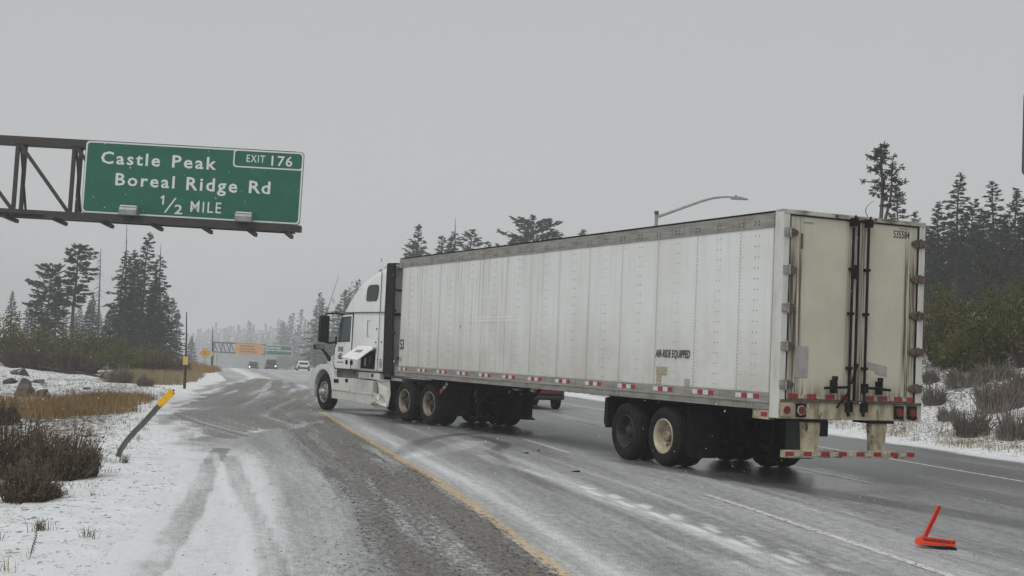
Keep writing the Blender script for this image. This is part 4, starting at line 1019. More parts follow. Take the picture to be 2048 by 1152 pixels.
# ------------------------------------------------------------------ posts and small signs
M_yel2 = plain("yellow_reflective", (.80, .46, .012), .45, c2=(.72, .40, .01), scale=12)
M_yelpale = plain("hazed_yellow_plate", (.60, .43, .10), .5, c2=(.52, .40, .16), scale=9)  # yellow paled in the colour itself to look seen through haze
M_postgrey = plain("grey_green_composite", (.105, .115, .095), .6, c2=(.06, .066, .055), scale=10, stretch=(4, 4, .6))
BP = empty("marker_post", (-5.69, 20.21, ground_z(-5.69, 20.21)), 0, "bent grey marker post with a yellow top leaning towards the road", "post")
pth = [(-.01, 0, -.05), (.035, 0, .10), (.11, -.01, .22), (.22, -.02, .36), (.35, -.03, .50), (.47, -.04, .64), (.58, -.05, .775)]
def ribbon(path, w, t, yoff=0):
    V, F = [], []
    for i, p in enumerate(path):
        p = Vector(p); d = (Vector(path[min(i+1, len(path)-1)])-Vector(path[max(i-1, 0)])).normalized(); r = Vector((d.z, 0, -d.x)).normalized(); n = Vector((0, 1, 0))
        for a, b in ((-1, -1), (-.35, -1.0), (0, -.2), (.35, -1.0), (1, -1), (1, 1), (0, 1.6), (-1, 1)): V.append(p+r*(a*w/2)+n*(b*t/2+yoff))
    m = 8
    for i in range(len(path)-1):
        for k in range(m): F.append((i*m+k, i*m+(k+1) % m, (i+1)*m+(k+1) % m, (i+1)*m+k))
    F += [tuple(reversed(range(m))), tuple(range((len(path)-1)*m, len(path)*m))]
    return MB().add(V, F)
ribbon(pth, .080, .02).build("post_blade", M_postgrey, BP)
yt = MB(); a, b = Vector((.575, -.05, .77)), Vector((.775, -.068, 1.0)); d = (b-a).normalized(); r = Vector((d.z, 0, -d.x)).normalized()
P = [a-r*.050, a+r*.050, b+r*.053, b-r*.053]
yt.add([p+Vector((0, -.014, 0)) for p in P]+[p+Vector((0, .014, 0)) for p in P], [(0, 1, 2, 3), (7, 6, 5, 4), (0, 4, 5, 1), (1, 5, 6, 2), (2, 6, 7, 3), (3, 7, 4, 0)])
cap = yt.build("yellow_top", M_yel2, BP, .006)
for q in (.06, .94):
    c = a+(b-a)*q; MB().tube([c+r*.03+Vector((0, -.012, 0)), c+r*.03+Vector((0, -.022, 0))], .008, 8).build("bolt", M_black, cap)
MB().tube([b+Vector((0, 0, -.01)), b+d*.025], .012, 8).build("top_stub", M_black, BP)

M_pole = plain("snow_pole_brown", (.07, .042, .022), .7, c2=(.045, .028, .016), scale=9)
def snow_pole(x, y, h, label):
    e = empty("snow_pole", (x, y, ground_z(x, y)-.03), 0, label, "post", "tall snow poles along the shoulder")
    MB().tube([(0, 0, 0), (-.005, 0, .92)], .052, 10).build("lower_pole", M_pole, e)
    MB().tube([(-.005, 0, .92), (-.03, 0, h*.7), (-.075, 0, h)], [.030, .024, .016], 8).build("upper_pole", M_black, e)
    MB().box(-.09, .09, -.085, -.07, .91, 1.22).build("reflector_plate", M_yelpale, e, .004)
    return e
snow_pole(-11.92, 50.56, 2.86, "tall thin snow pole with a yellow reflector beside the golden grass")
snow_pole(-20.6, 95.0, 2.95, "distant thin snow pole just right of the yellow diamond sign")

DZ = ground_z(-33.3, 150)
DS = empty("warning_sign", (-33.3, 150, DZ), 0, "faint yellow diamond warning sign left of the distant gantry", "road sign")
dzc = .52-DZ
dia = [(0, dzc-.62), (.62, dzc), (0, dzc+.62), (-.62, dzc)]
dp = MB().prism(dia, -.02, .02).build("sign_panel", plain("diamond_yellow", (.72, .40, .03), .5), DS)
ring_mesh(MB(), [(u*.94, (v-dzc)*.94+dzc) for u, v in dia], [(u*.86, (v-dzc)*.86+dzc) for u, v in dia], -.03, -.02).build("border", M_black_ink, dp)
lb = MB()
for z, w in ((.14, .24), (-.02, .28), (-.18, .2)):
    x = -w
    while x < w: lb.box(x, x+.06, -.03, -.02, dzc+z-.05, dzc+z+.05); x += .1
o_ = lb.build("faint_lettering", M_black_ink, dp); tag(o_, kind='stuff')
MB().box(-.05, .05, .02, .10, 0, dzc+.5).build("post", M_galv, DS)

LPX, LPY = 6.23, 60.0; lz = ground_z(LPX, LPY)
SL = empty("street_lamp", (LPX, LPY, lz), 0, "grey street lamp with a curved arm rising behind the trailer", "street lamp")
MB().tube([(0, 0, -.1), (0, 0, 8.30-lz)], [.12, .075], 12).build("pole", M_galv, SL)
MB().tube([(0, 0, 8.22-lz), (0, 0, 8.36-lz)], .10, 10).build("pole_cap", M_truss, SL)
arm = [(.02, 0, 8.10), (.6, 0, 8.33), (1.3, 0, 8.62), (2.0, 0, 8.90), (2.5, 0, 9.05), (3.0, 0, 9.12), (3.4, 0, 9.12)]
MB().tube([(x, y, z-lz) for x, y, z in arm], [.07, .065, .06, .055, .05, .045, .04], 8).build("lamp_arm", M_galv, SL)
lh = MB().prism([(3.25, 9.08), (3.35, 9.15), (3.65, 9.15), (4.02, 9.06), (4.0, 9.02), (3.3, 9.02)], -.14, .14)
lh.v = [(x, y, z-lz) for x, y, z in lh.v]; lh = lh.build("lamp_head", M_galv, SL, .02)
MB().tube([(3.48, 0, 9.15-lz), (3.48, 0, 9.21-lz)], .04, 8).build("photocell", M_truss, lh)

# ------------------------------------------------------------------ the collapsed warning triangle
M_orange = plain("fluorescent_orange", (.85, .075, .018), .45, c2=(.75, .055, .015), scale=14)
M_oreflect = plain("dark_red_reflector", (.28, .010, .008), .35)
WT = empty("warning_triangle", (4.25, 13.99, 0), math.radians(-8), "orange warning triangle half folded and lying open on the road", "warning triangle")
def channel(parent, a, b, name):
    a, b = Vector(a), Vector(b); d = (b-a).normalized(); side = Vector((d.z, 0, -d.x)); e = None
    m = MB().beam(a+side*.012, b+side*.012, .046, .008, side); back = m.build(name, M_orange, parent)
    MB().beam(a+side*.022+Vector((0, -.018, 0)), b+side*.022+Vector((0, -.018, 0)), .006, .040, side).build("reflector_strip", M_oreflect, back)
    MB().beam(a+side*.040+Vector((0, -.012, 0)), b*.93+a*.07+side*.040+Vector((0, -.012, 0)), .010, .022, side).build("orange_strip", M_orange, back)
    MB().beam(a+side*.004+Vector((0, -.022, 0)), b+side*.004+Vector((0, -.022, 0)), .008, .008, side).build("rim_strip", M_orange, back)
    return back
channel(WT, (.005, 0, .075), (.165, .02, .435), "raised_arm")
channel(WT, (.0, -.01, .115), (.345, -.02, .095), "lower_arm")
bx = MB().box(-.012, .33, -.035, .02, .030, .062).build("base_bar", M_orange, WT, .004)
MB().box(.30, .345, -.04, .02, .028, .085).build("end_bracket", M_orange, WT, .004)
MB().tube([(-.005, -.045, .06), (-.005, .03, .06)], .042, 12).build("pivot", M_orange, WT)
MB().prism([(.0, .026), (.14, .028), (.31, .030), (.35, .022), (.35, .0), (.31, -.002), (.27, .010), (.20, .0), (.12, .012)], -.10, -.03).build("weighted_base", M_black, WT, .004)

# debris on the road
for i, (x, y, l, a, lab) in enumerate(((.38, 24.87, .11, .2, "small black scrap on the road nearest the rear tractor wheels"), (1.11, 21.33, .20, -.1, "flat black rubber scrap lying nearest the yellow line side"), (.62, 25.7, .08, .9, "tiny black fragment on the road beside the wet patch"))):
    r2 = random.Random(i); V = [(math.cos(t)*l*.5*r2.uniform(.6, 1), math.sin(t)*l*.28*r2.uniform(.5, 1)) for t in [k*PI/4 for k in range(8)]]
    m = MB().prism(V, .0, .014, 'z'); m.v = [(px, py, pz+.010*math.sin(px*20)*(pz > 0)) for px, py, pz in m.v]
    ob = m.build("tyre_scrap", M_tyre, None, loc=(x, y, .004), rot=(0, 0, a)); tag(ob, lab, "debris", "black scraps on the road")

# ------------------------------------------------------------------ cars
M_head = bpy.data.materials.new("headlight_glow"); M_head.use_nodes = True
_b = M_head.node_tree.nodes["Principled BSDF"]; _b.inputs["Emission Color"].default_value = (1, .98, .92, 1); _b.inputs["Emission Strength"].default_value = 3.0
def car(name, label, loc, rz, paint, W=1.86, L=4.7, H=1.7, suv=True, lit=0, bump=.62):
    e = empty(name, loc, rz, label, "car")
    w = W/2; zb = .30; belt = H*.58
    st = [(0, .86, .55, belt*.93), (.12, .97, .34, belt), (.5, 1, zb, belt+.01), (L*.3, 1, zb, belt), (L*.7, 1, zb, belt-.03), (L-.9, .99, zb, belt-.10), (L-.25, .95, .32, belt-.22), (L, .82, .42, belt-.34)]
    loft([rring(x, w*k, a, b, .12, .10, q=4) for x, k, a, b in st], "body", paint, e)
    r0, r1 = (.06, .42) if suv else (.75, 1.35)
    gh = [(r0, .86, belt-.04, belt+.06), (r1, .82, belt-.04, H-.05), (L*.36, .80, belt-.04, H), (L*.55, .80, belt-.04, H-.02), (L*.62, .82, belt-.04, H-.12), (L*.78, .86, belt-.06, belt+.02)]
    loft([rring(x, w*k, a, b, min(.14, (b-a)*.4), .02, q=4) for x, k, a, b in gh], "cabin", paint, e)
    z0, z1 = belt+.06, H-.14
    for s in (1, -1):
        for a, b, c, d in ((L*.33, L*.46, L*.46, L*.34), (L*.48, L*.70, L*.58, L*.48), ((r1+.05) if suv else r1+.2, L*.31, L*.31, r1+.1)):
            MB().prism([(a, z0), (b, z0), (c, z1), (d, z1)], s*w*.80, s*w*.875).build("side_window", M_glass, e)
    MB().prism([(r0-.0, belt+.08), (r0+.02, belt+.06), (r1+.0, H-.10), (r1-.05, H-.10)], -w*.70, w*.70).build("rear_window", M_glass, e)
    MB().prism([(L*.785, belt+.05), (L*.80, belt+.06), (L*.635, H-.13), (L*.62, H-.14)], -w*.72, w*.72).build("windscreen", M_glass, e)
    MB().box(-.06, .18, -w*.93, w*.93, .34, bump).build("rear_bumper", M_blackplastic, e, .04); MB().box(L-.12, L+.04, -w*.9, w*.9, .30, .55).build("front_bumper", M_blackplastic, e, .04)
    for x in (.95, L-.95):
        for s in (1, -1):
            b = MB(); r = .36; b.lathe([(.22, s*.10), (.33, s*.11), (r, s*.08), (r, -s*.10), (.22, -s*.11)], 24); wh = b.build("wheel", M_tyre, e, loc=(x, s*(w-.10), r))
            h_ = MB(); h_.lathe([(.225, s*.09), (.20, s*.06), (.06, s*.07), (0, s*.07)], 16); h_.build("rim", M_alloy, wh)
    for s in (1, -1):
        MB().box(-.02, .10, min(s*w*.66, s*w*.92), max(s*w*.66, s*w*.92), belt-.28, belt-.02).build("tail_light", M_redlens, e, .02)
        MB().tube([(L-.20, s*w*.70, belt-.30), (L+.06, s*w*.70, belt-.30)], .10, 10).build("headlight", M_head if lit == s else M_chrome, e)
    return e
P_red = plain("dark_red_paint", (.15, .016, .020), .3, c2=(.10, .02, .02), scale=3)
P_white = plain("white_car_paint", (.75, .76, .76), .35)
P_dark = plain("dark_grey_paint", (.035, .037, .04), .35); P_black = plain("black_car_paint", (.02, .021, .023), .35)
car("red_car", "dark red car partly hidden beneath the trailer beyond the landing gear", (.98, 45.4, .0), math.radians(103), P_red, W=2.0, L=4.9, H=1.75, bump=.46)
def on_road(x, y): return (x, y, float(fall(road_os(x, y)[1])[0]))
car("white_car", "small snowy white car just left of the tractor nose", on_road(-29.3, 196), math.radians(101), P_white, W=1.85, H=1.5, suv=False)
car("dark_car", "distant dark low car with a lit headlight under the gantry", on_road(-44.4, 238), math.radians(101+180), P_dark, W=1.8, L=4.5, H=1.45, suv=False, lit=-1)
car("dark_car", "distant dark taller car with a lit headlight nearer the tractor", on_road(-39.6, 228), math.radians(101+180), P_black, W=1.95, L=4.8, H=1.85, lit=1)
# style, x, y, height, label, group
TREES = [
    ('fir', -38.36, 105, 4.22, 'small dark conifer at the left edge above the bushes', None),
    ('pine', -37.98, 112, 7.27, 'broad rounded dark pine left of the tall flat-topped pine', None),
    ('flat', -35.94, 112, 9.36, 'tall flat-topped pine with bare lower trunk beneath the big green sign', None),
    ('snag', -35.43, 118, 9.8, 'bare dead tree trunk between the two left pine clumps', None),
    ('spire', -33.01, 115, 10.4, 'slim conifer left of the dead spire beneath the green sign', None),
    ('snag2', -33.77, 120, 12.17, 'tallest dead spire rising from the conifer clump under the green sign', None),
    ('pine2', -34.17, 124, 10.26, 'narrow dark conifer in the middle of the clump under the sign', None),
    ('fir2', -31.38, 116, 11.26, 'tallest green conifer of the clump under the green sign', None),
    ('spire', -30.22, 118, 10.5, 'ragged conifer with bare top spike at the right of the left clump', None),
    ('spire', -32.1, 122, 9.29, None, 'u'),
    ('fir2', -35.56, 126, 9.79, None, 'u'),
    ('pine2', -32.99, 121, 9.15, None, 'u'),
    ('fir', -41.51, 125, 7.18, None, 'u'),
    ('fir', -45.73, 150, 6.75, None, 'u'),
    ('fir', -37.76, 128, 4.55, None, 'u'),
    ('fir2', -34.55, 128, 5.98, None, 'u'),
    ('fir', -32.99, 130, 6.93, None, 'u'),
    ('fir2', -37.01, 130, 6.47, None, 'u'),
    ('fir', -45.78, 135, 4.51, None, 'u'),
    ('fir2', -40.8, 128, 3.96, None, 'u'),
    ('spire', -44.48, 128, 6.55, None, 'u'),
    ('fir', -43.16, 140, 5.75, None, 'u'),
    ('fir2', -45.09, 150, 5.34, None, 'u'),
    ('fir', -42.29, 145, 5.94, None, 'u'),
    ('pine2', -39.52, 138, 6.27, None, 'u'),
    ('fir', -37.05, 140, 7.16, None, 'u'),
    ('fir2', -35.02, 135, 8.32, None, 'u'),
    ('fir', -37.21, 150, 7.46, None, 'u'),
    ('fir2', -37.64, 155, 6.47, None, 'u'),
    ('fir', -36.51, 132, 7.43, None, 'u'),
    ('pine2', -45.72, 140, 5.33, None, 'u'),
    ('fir', -49.3, 140, 5.03, None, 'u'),
    ('fir2', -47.31, 150, 5.44, None, 'u'),
    ('pine2', -12.47, 165, 15.4, 'shorter conifer peeking over the front end of the trailer roof', None),
    ('fir2', -10.89, 160, 16.83, 'full dark conifer above the front end of the trailer', None),
    ('fir', -9.53, 175, 16.3, 'small lone conifer above the trailer roof between two taller ones', None),
    ('spire', -6.46, 160, 17.06, 'tall thin conifer rising highest above the trailer roof', None),
    ('pine2', -5.29, 162, 15.74, 'right hand conifer of the close trio above the trailer', None),
    ('fir', -7.57, 170, 15.81, 'low conifer on the left of the trio above the trailer', None),
    ('fir', -3.89, 200, 17.36, 'pale tiny conifer top just above the trailer roof', None),
    ('fir2', -1.89, 185, 15.68, None, 'rt'),
    ('fir', -0.67, 190, 15.92, None, 'rt'),
    ('pine', 2.49, 150, 15.18, 'wide bushy pine rising over the middle of the trailer roof', None),
    ('pine2', 4.4, 152, 14.34, 'smaller rounded pine at the right of the wide bushy pine', None),
    ('pine2', 1.2, 156, 14.72, 'smaller rounded pine at the left of the wide bushy pine', None),
    ('fir', 10.11, 190, 18.18, 'single small treetop over the trailer left of the street lamp', None),
    ('fir2', -38.2, 270, 15.7, 'pointed hazy conifer left of the cab door mirror', None),
    ('fir', -28.11, 230, 13.72, 'hazy conifer close behind the cab roof slope', None),
    ('fir2', -25.75, 225, 14.55, 'hazy conifer half hidden by the rounded cab roof', None),
    ('bare', -20.09, 190, 15.52, 'leafless tree top behind the sleeper cab roof', None),
    ('near', 16.71, 62, 8.55, 'tall open pine with twin bare stems behind the trailer rear', None),
    ('fir2', 26.12, 92, 9.07, 'hazy broad conifer behind the tall open pine', None),
    ('fir', 30.49, 98, 8.72, 'shorter dense conifer nearest the trailer at right', None),
    ('fir2', 31.23, 96, 10.57, 'tallest pointed conifer of the right hand stand', None),
    ('pine2', 34.91, 104, 10.04, 'ragged conifer right of the tallest pointed one', None),
    ('fir2', 35.45, 100, 10.75, 'conifer with layered top second tallest in the right stand', None),
    ('fir', 37.26, 102, 10.61, 'rightmost tall conifer in the right hand stand', None),
    ('fir', 37.47, 108, 9.77, None, 'rs'),
    ('fir2', 35.15, 110, 9.28, None, 'rs'),
    ('fir', 33.75, 112, 9.06, None, 'rs'),
    ('pine2', 38.23, 115, 10.19, None, 'rs'),
    ('fir', 40.31, 112, 10.13, None, 'rs'),
    ('fir2', 40.25, 108, 9.89, None, 'rs'),
    ('fir', 40.32, 118, 10.31, None, 'rs'),
    ('pine2', 37.72, 120, 9.67, None, 'rs'),
    ('fir', 32.34, 105, 7.78, None, 'rs'),
    ('fir2', 44.09, 120, 10.69, None, 'rs'),
    ('fir', 38.38, 118, 10.02, None, 'rs'),
    ('pine2', 37.39, 106, 8.34, None, 'rs'),
    ('fir', 39.7, 104, 10.04, None, 'rs'),
    ('fir2', 33.77, 115, 10.92, None, 'rs'),
    ('fir', 38.47, 126, 10.05, None, 'rs'),
    ('fir2', 39.9, 124, 10.02, None, 'rs'),
    ('fir', 42.37, 128, 10.46, None, 'rs'),
    ('fir2', 41.49, 122, 10.04, None, 'rs'),
    ('fir', 44.24, 126, 10.44, None, 'rs'),
    ('fir2', 44.9, 124, 10.44, None, 'rs'),
    ('fir', 47.54, 128, 10.59, None, 'rs'),
    ('fir2', 39.0, 130, 9.63, None, 'rs'),
    ('fir', 44.44, 132, 10.1, None, 'rs'),
    ('fir2', 46.39, 130, 9.94, None, 'rs'),
    ('bareleaf', 19.12, 52, 3.79, 'slender young pine with bare crooked stem at the right edge', None),
    ('fir', -53.35, 230, 5.25, 'faint hazy conifer beside the yellow diamond sign', None),
    ('far', -82.66, 499.0, 17.57, None, 'mid'),
    ('far', -88.61, 528.4, 18.17, None, 'mid'),
    ('far', -92.62, 559.7, 17.8, None, 'mid'),
    ('far', -81.46, 498.6, 15.72, None, 'mid'),
    ('far', -85.98, 533.7, 21.1, None, 'mid'),
    ('far2', -80.07, 504.1, 20.81, None, 'mid'),
    ('far2', -82.7, 527.6, 15.3, None, 'mid'),
    ('far', -79.1, 511.6, 16.2, None, 'mid'),
    ('far', -84.44, 550.3, 23.46, None, 'mid'),
    ('far2', -75.07, 500.6, 17.9, None, 'mid'),
    ('far2', -76.03, 513.7, 17.56, None, 'mid'),
    ('far', -76.73, 526.7, 17.93, None, 'mid'),
    ('far', -78.7, 548.5, 18.45, None, 'mid'),
    ('far', -76.11, 535.9, 23.81, None, 'mid'),
    ('far2', -57.21, 410.0, 19.97, None, 'mid'),
    ('far2', -52.22, 379.9, 19.56, None, 'mid'),
    ('far', -49.54, 366.2, 14.3, None, 'mid'),
    ('far', -48.21, 361.4, 16.39, None, 'mid'),
    ('far2', -47.78, 363.1, 15.29, None, 'mid'),
    ('far', -51.34, 398.6, 14.29, None, 'mid'),
    ('far', -54.77, 429.9, 19.45, None, 'mid'),
    ('far2', -53.03, 426.4, 14.6, None, 'mid'),
    ('far2', -45.28, 370.9, 18.63, None, 'mid'),
    ('far2', -46.15, 385.2, 18.54, None, 'mid'),
    ('far', -46.14, 392.2, 16.26, None, 'mid'),
    ('far2', -46.51, 403.4, 13.79, None, 'mid'),
    ('far2', -45.56, 404.4, 15.39, None, 'mid'),
    ('far', -47.64, 428.4, 17.66, None, 'mid'),
    ('far2', -45.24, 415.2, 13.87, None, 'mid'),
    ('far2', -43.3, 403.1, 15.74, None, 'mid'),
    ('far2', -200.07, 845.3, 18.44, None, 'far'),
    ('far', -207.54, 883.3, 20.82, None, 'far'),
    ('far2', -213.2, 914.9, 20.33, None, 'far'),
    ('far', -199.62, 863.0, 20.87, None, 'far'),
    ('far2', -188.94, 823.8, 17.94, None, 'far'),
    ('far', -187.29, 822.1, 22.64, None, 'far'),
    ('far', -207.04, 916.0, 25.74, None, 'far'),
    ('far', -195.24, 871.5, 21.76, None, 'far'),
    ('far2', -194.5, 874.9, 23.8, None, 'far'),
    ('far', -201.32, 912.9, 25.99, None, 'far'),
    ('far2', -172.97, 791.2, 21.48, None, 'far'),
    ('far', -177.37, 817.9, 23.65, None, 'far'),
    ('far2', -177.41, 824.1, 27.74, None, 'far'),
    ('far2', -176.33, 827.6, 21.69, None, 'far'),
    ('far2', -182.34, 862.5, 25.41, None, 'far'),
    ('far2', -177.11, 845.1, 25.04, None, 'far'),
    ('far', -163.11, 785.0, 23.79, None, 'far'),
    ('far2', -174.45, 846.8, 26.41, None, 'far'),
    ('far2', -175.27, 858.2, 27.7, None, 'far'),
    ('far2', -181.54, 897.1, 28.37, None, 'far'),
    ('far2', -181.18, 904.6, 24.51, None, 'far'),
    ('far', -158.37, 796.8, 26.04, None, 'far'),
    ('far', -178.18, 905.5, 26.84, None, 'far'),
    ('far2', -165.21, 847.3, 25.69, None, 'far'),
    ('far2', -157.06, 813.5, 23.63, None, 'far'),
    ('far', -150.88, 787.5, 28.33, None, 'far'),
    ('far', -154.68, 815.3, 28.28, None, 'far'),
    ('far', -155.74, 829.3, 27.66, None, 'far'),
    ('far', -149.25, 804.0, 21.42, None, 'far'),
    ('far2', -164.71, 895.3, 26.48, None, 'far'),
    ('far2', -143.33, 787.0, 23.15, None, 'far'),
    ('far', -141.84, 787.1, 21.46, None, 'far'),
    ('far', -160.84, 900.0, 29.88, None, 'far'),
    ('far', -139.45, 789.6, 22.23, None, 'far'),
    ('far2', -149.09, 852.2, 26.41, None, 'far'),
    ('far2', -136.73, 790.0, 23.51, None, 'far'),
    ('far2', -142.21, 830.5, 24.28, None, 'far'),
    ('far2', -135.35, 797.3, 28.93, None, 'far'),
    ('far2', -149.66, 891.3, 31.26, None, 'far'),
    ('far', -140.22, 844.5, 28.96, None, 'far'),
    ('far2', -142.29, 867.2, 27.47, None, 'far'),
    ('far2', -143.65, 886.4, 24.47, None, 'far'),
    ('far2', -135.51, 844.5, 27.17, None, 'far'),
]
# kind, x, y, z, width, height, label
BUSHES = [
    ('green', -25.33, 69.46, 0.22, 2.8, 2.42, 'dark green bush at the left edge below the small conifer'),
    ('green', -24.57, 71.47, 0.09, 2.88, 2.2, 'dark green bush next to the one at the left edge'),
    ('green', -23.81, 73.97, 0.04, 2.98, 2.17, 'dark green bush below the tall flat-topped pine'),
    ('green', -22.67, 75.58, 0.02, 2.77, 2.05, 'olive bush below the dead tree trunk'),
    ('green', -19.14, 67.56, 0.05, 2.23, 1.63, 'olive bush above the fallen branch'),
    ('green', -18.84, 70.57, 0.03, 2.32, 1.45, 'olive bush fourth from the tall snow pole'),
    ('brown', -17.12, 67.86, 0.04, 1.99, 1.14, 'brownish bush just left of the tall snow pole'),
    ('brown', -17.32, 71.77, 0.02, 1.31, 0.89, 'lowest brown bush against the tall snow pole'),
    ('brown', -23.24, 66.56, 0.09, 2.92, 0.97, 'reddish brown twiggy shrub in front of the green bushes at left'),
    ('brown', -20.98, 66.36, 0.04, 2.67, 1.02, 'reddish brown twiggy shrub behind the fallen branch'),
    ('brown', -19.35, 73.97, 0.01, 2.71, 1.03, 'dark brown shrub above the golden grass'),
    ('grey', -14.87, 52.55, 0.06, 1.08, 0.65, 'small grey shrub in snow right of the fallen branch'),
    ('grey', -13.45, 50.84, 0.04, 0.74, 0.45, 'tiny grey shrub at the edge of the golden grass'),
    ('heath', -6.2, 17.41, -0.01, 0.96, 0.83, 'dense dark heather clump running off the left edge'),
    ('heath', -5.55, 17.11, -0.03, 0.94, 0.76, 'dense dark heather clump facing the bent marker post'),
    ('heath', -5.09, 14.8, -0.0, 0.7, 0.49, 'lower reddish front of the heather clump at left'),
    ('heath', -5.36, 17.41, -0.01, 0.51, 0.51, 'right tip of the heather clump nearest the road'),
    ('heath', -10.12, 27.72, -0.07, 0.61, 0.57, 'brown shrub at the left edge beside the golden grass'),
    ('sage', 11.64, 34.22, 0.24, 1.38, 0.88, 'grey brown shrub on the snowy bank right of the trailer bumper'),
    ('sage', 12.1, 37.61, 0.46, 0.83, 0.5, 'small snowy shrub on the bank beside the tail lights'),
    ('sage', 12.11, 32.61, 0.28, 1.31, 0.86, 'grey brown shrub at the right edge lowest on the bank'),
    ('sage', 13.63, 37.89, 0.82, 2.08, 1.05, 'wide brown shrub across the middle of the right bank'),
    ('sage', 12.83, 41.19, 0.83, 1.06, 0.72, 'brown shrub tucked against the trailer corner post'),
    ('sage', 14.18, 42.47, 1.4, 1.87, 0.68, 'upper grey shrub on the right bank below the green bushes'),
    ('sage', 14.58, 39.17, 1.26, 1.29, 0.8, 'brown shrub at the right edge high on the bank'),
    ('sage', 15.02, 42.26, 1.66, 1.86, 0.62, 'long low grey shrub at the top of the right bank'),
    ('sage', 13.61, 44.07, 1.43, 0.81, 0.58, 'small dark shrub close behind the trailer rear at right'),
    ('olive', 15.0, 47.15, 1.91, 1.9, 2.93, 'tall olive bush just right of the trailer doors'),
    ('olive', 14.94, 47.95, 1.95, 1.4, 2.11, 'shorter olive bush partly behind the trailer doors'),
    ('olive', 15.12, 44.85, 1.87, 1.81, 1.64, 'dark olive bush between the two taller right bushes'),
    ('olive', 15.69, 44.14, 1.97, 1.78, 2.59, 'rust tinged olive bush below the slender young pine'),
    ('olive', 16.12, 43.14, 2.03, 1.74, 2.84, 'rust tinged olive bush at the right edge of the bank'),
    ('olive', 14.84, 45.25, 1.81, 1.49, 0.99, 'low dark green bush in front of the tall olive bush'),
    ('olive', 15.19, 43.85, 1.79, 1.44, 0.96, 'low dark green bush beneath the rust tinged bushes'),
    ('olive', 15.9, 49.5, 2.36, 2.3, 2.0, 'back row olive bush left of the slender young pine'),
    ('olive', 17.0, 49.0, 2.61, 2.3, 2.3, 'back row olive bush directly behind the slender young pine'),
    ('olive', 18.2, 48.0, 2.87, 2.3, 2.5, 'back row olive bush furthest right on the bank'),
]
# ------------------------------------------------------------------ vegetation builders (numpy, shared meshes)
def tubes_np(P, R, n=3):
    """many tubes of equal segment count: P (m,k,3), R (m,k)"""
    m, k, _ = P.shape; d = np.gradient(P, axis=1); d /= np.linalg.norm(d, axis=2, keepdims=True)+1e-9
    ref = np.tile(np.array([.31, .57, .76]), (m, k, 1)); a = np.cross(d, ref); a /= np.linalg.norm(a, axis=2, keepdims=True)+1e-9; b = np.cross(d, a)
    V = np.concatenate([(P+(a*math.cos(2*PI*j/n)+b*math.sin(2*PI*j/n))*R[..., None])[:, :, None, :] for j in range(n)], 2).reshape(-1, 3)
    idx = np.arange(m*k*n).reshape(m, k, n); nx = np.roll(idx, -1, 2)
    F = np.stack([idx[:, :-1], nx[:, :-1], nx[:, 1:], idx[:, 1:]], -1).reshape(-1, 4)
    return V, F

def diamonds(C, D, W, N, L, wd):
    """leaf-like quads: centre C, direction D, sideways vector W, normal N"""
    a = C-D*L[:, None]*.5; c = C+D*L[:, None]*.5; b = C+W*wd[:, None]*.5+N*wd[:, None]*.18; e = C-W*wd[:, None]*.5+N*wd[:, None]*.18
    V = np.stack([a, b, c, e], 1).reshape(-1, 3); return V, np.arange(len(V)).reshape(-1, 4)

def unit(v): return v/(np.linalg.norm(v, axis=-1, keepdims=True)+1e-9)

def join(parts):
    V, F, o = [], [], 0
    for v, f in parts: V.append(v); F.append(f+o); o += len(v)
    return np.concatenate(V), np.concatenate(F)

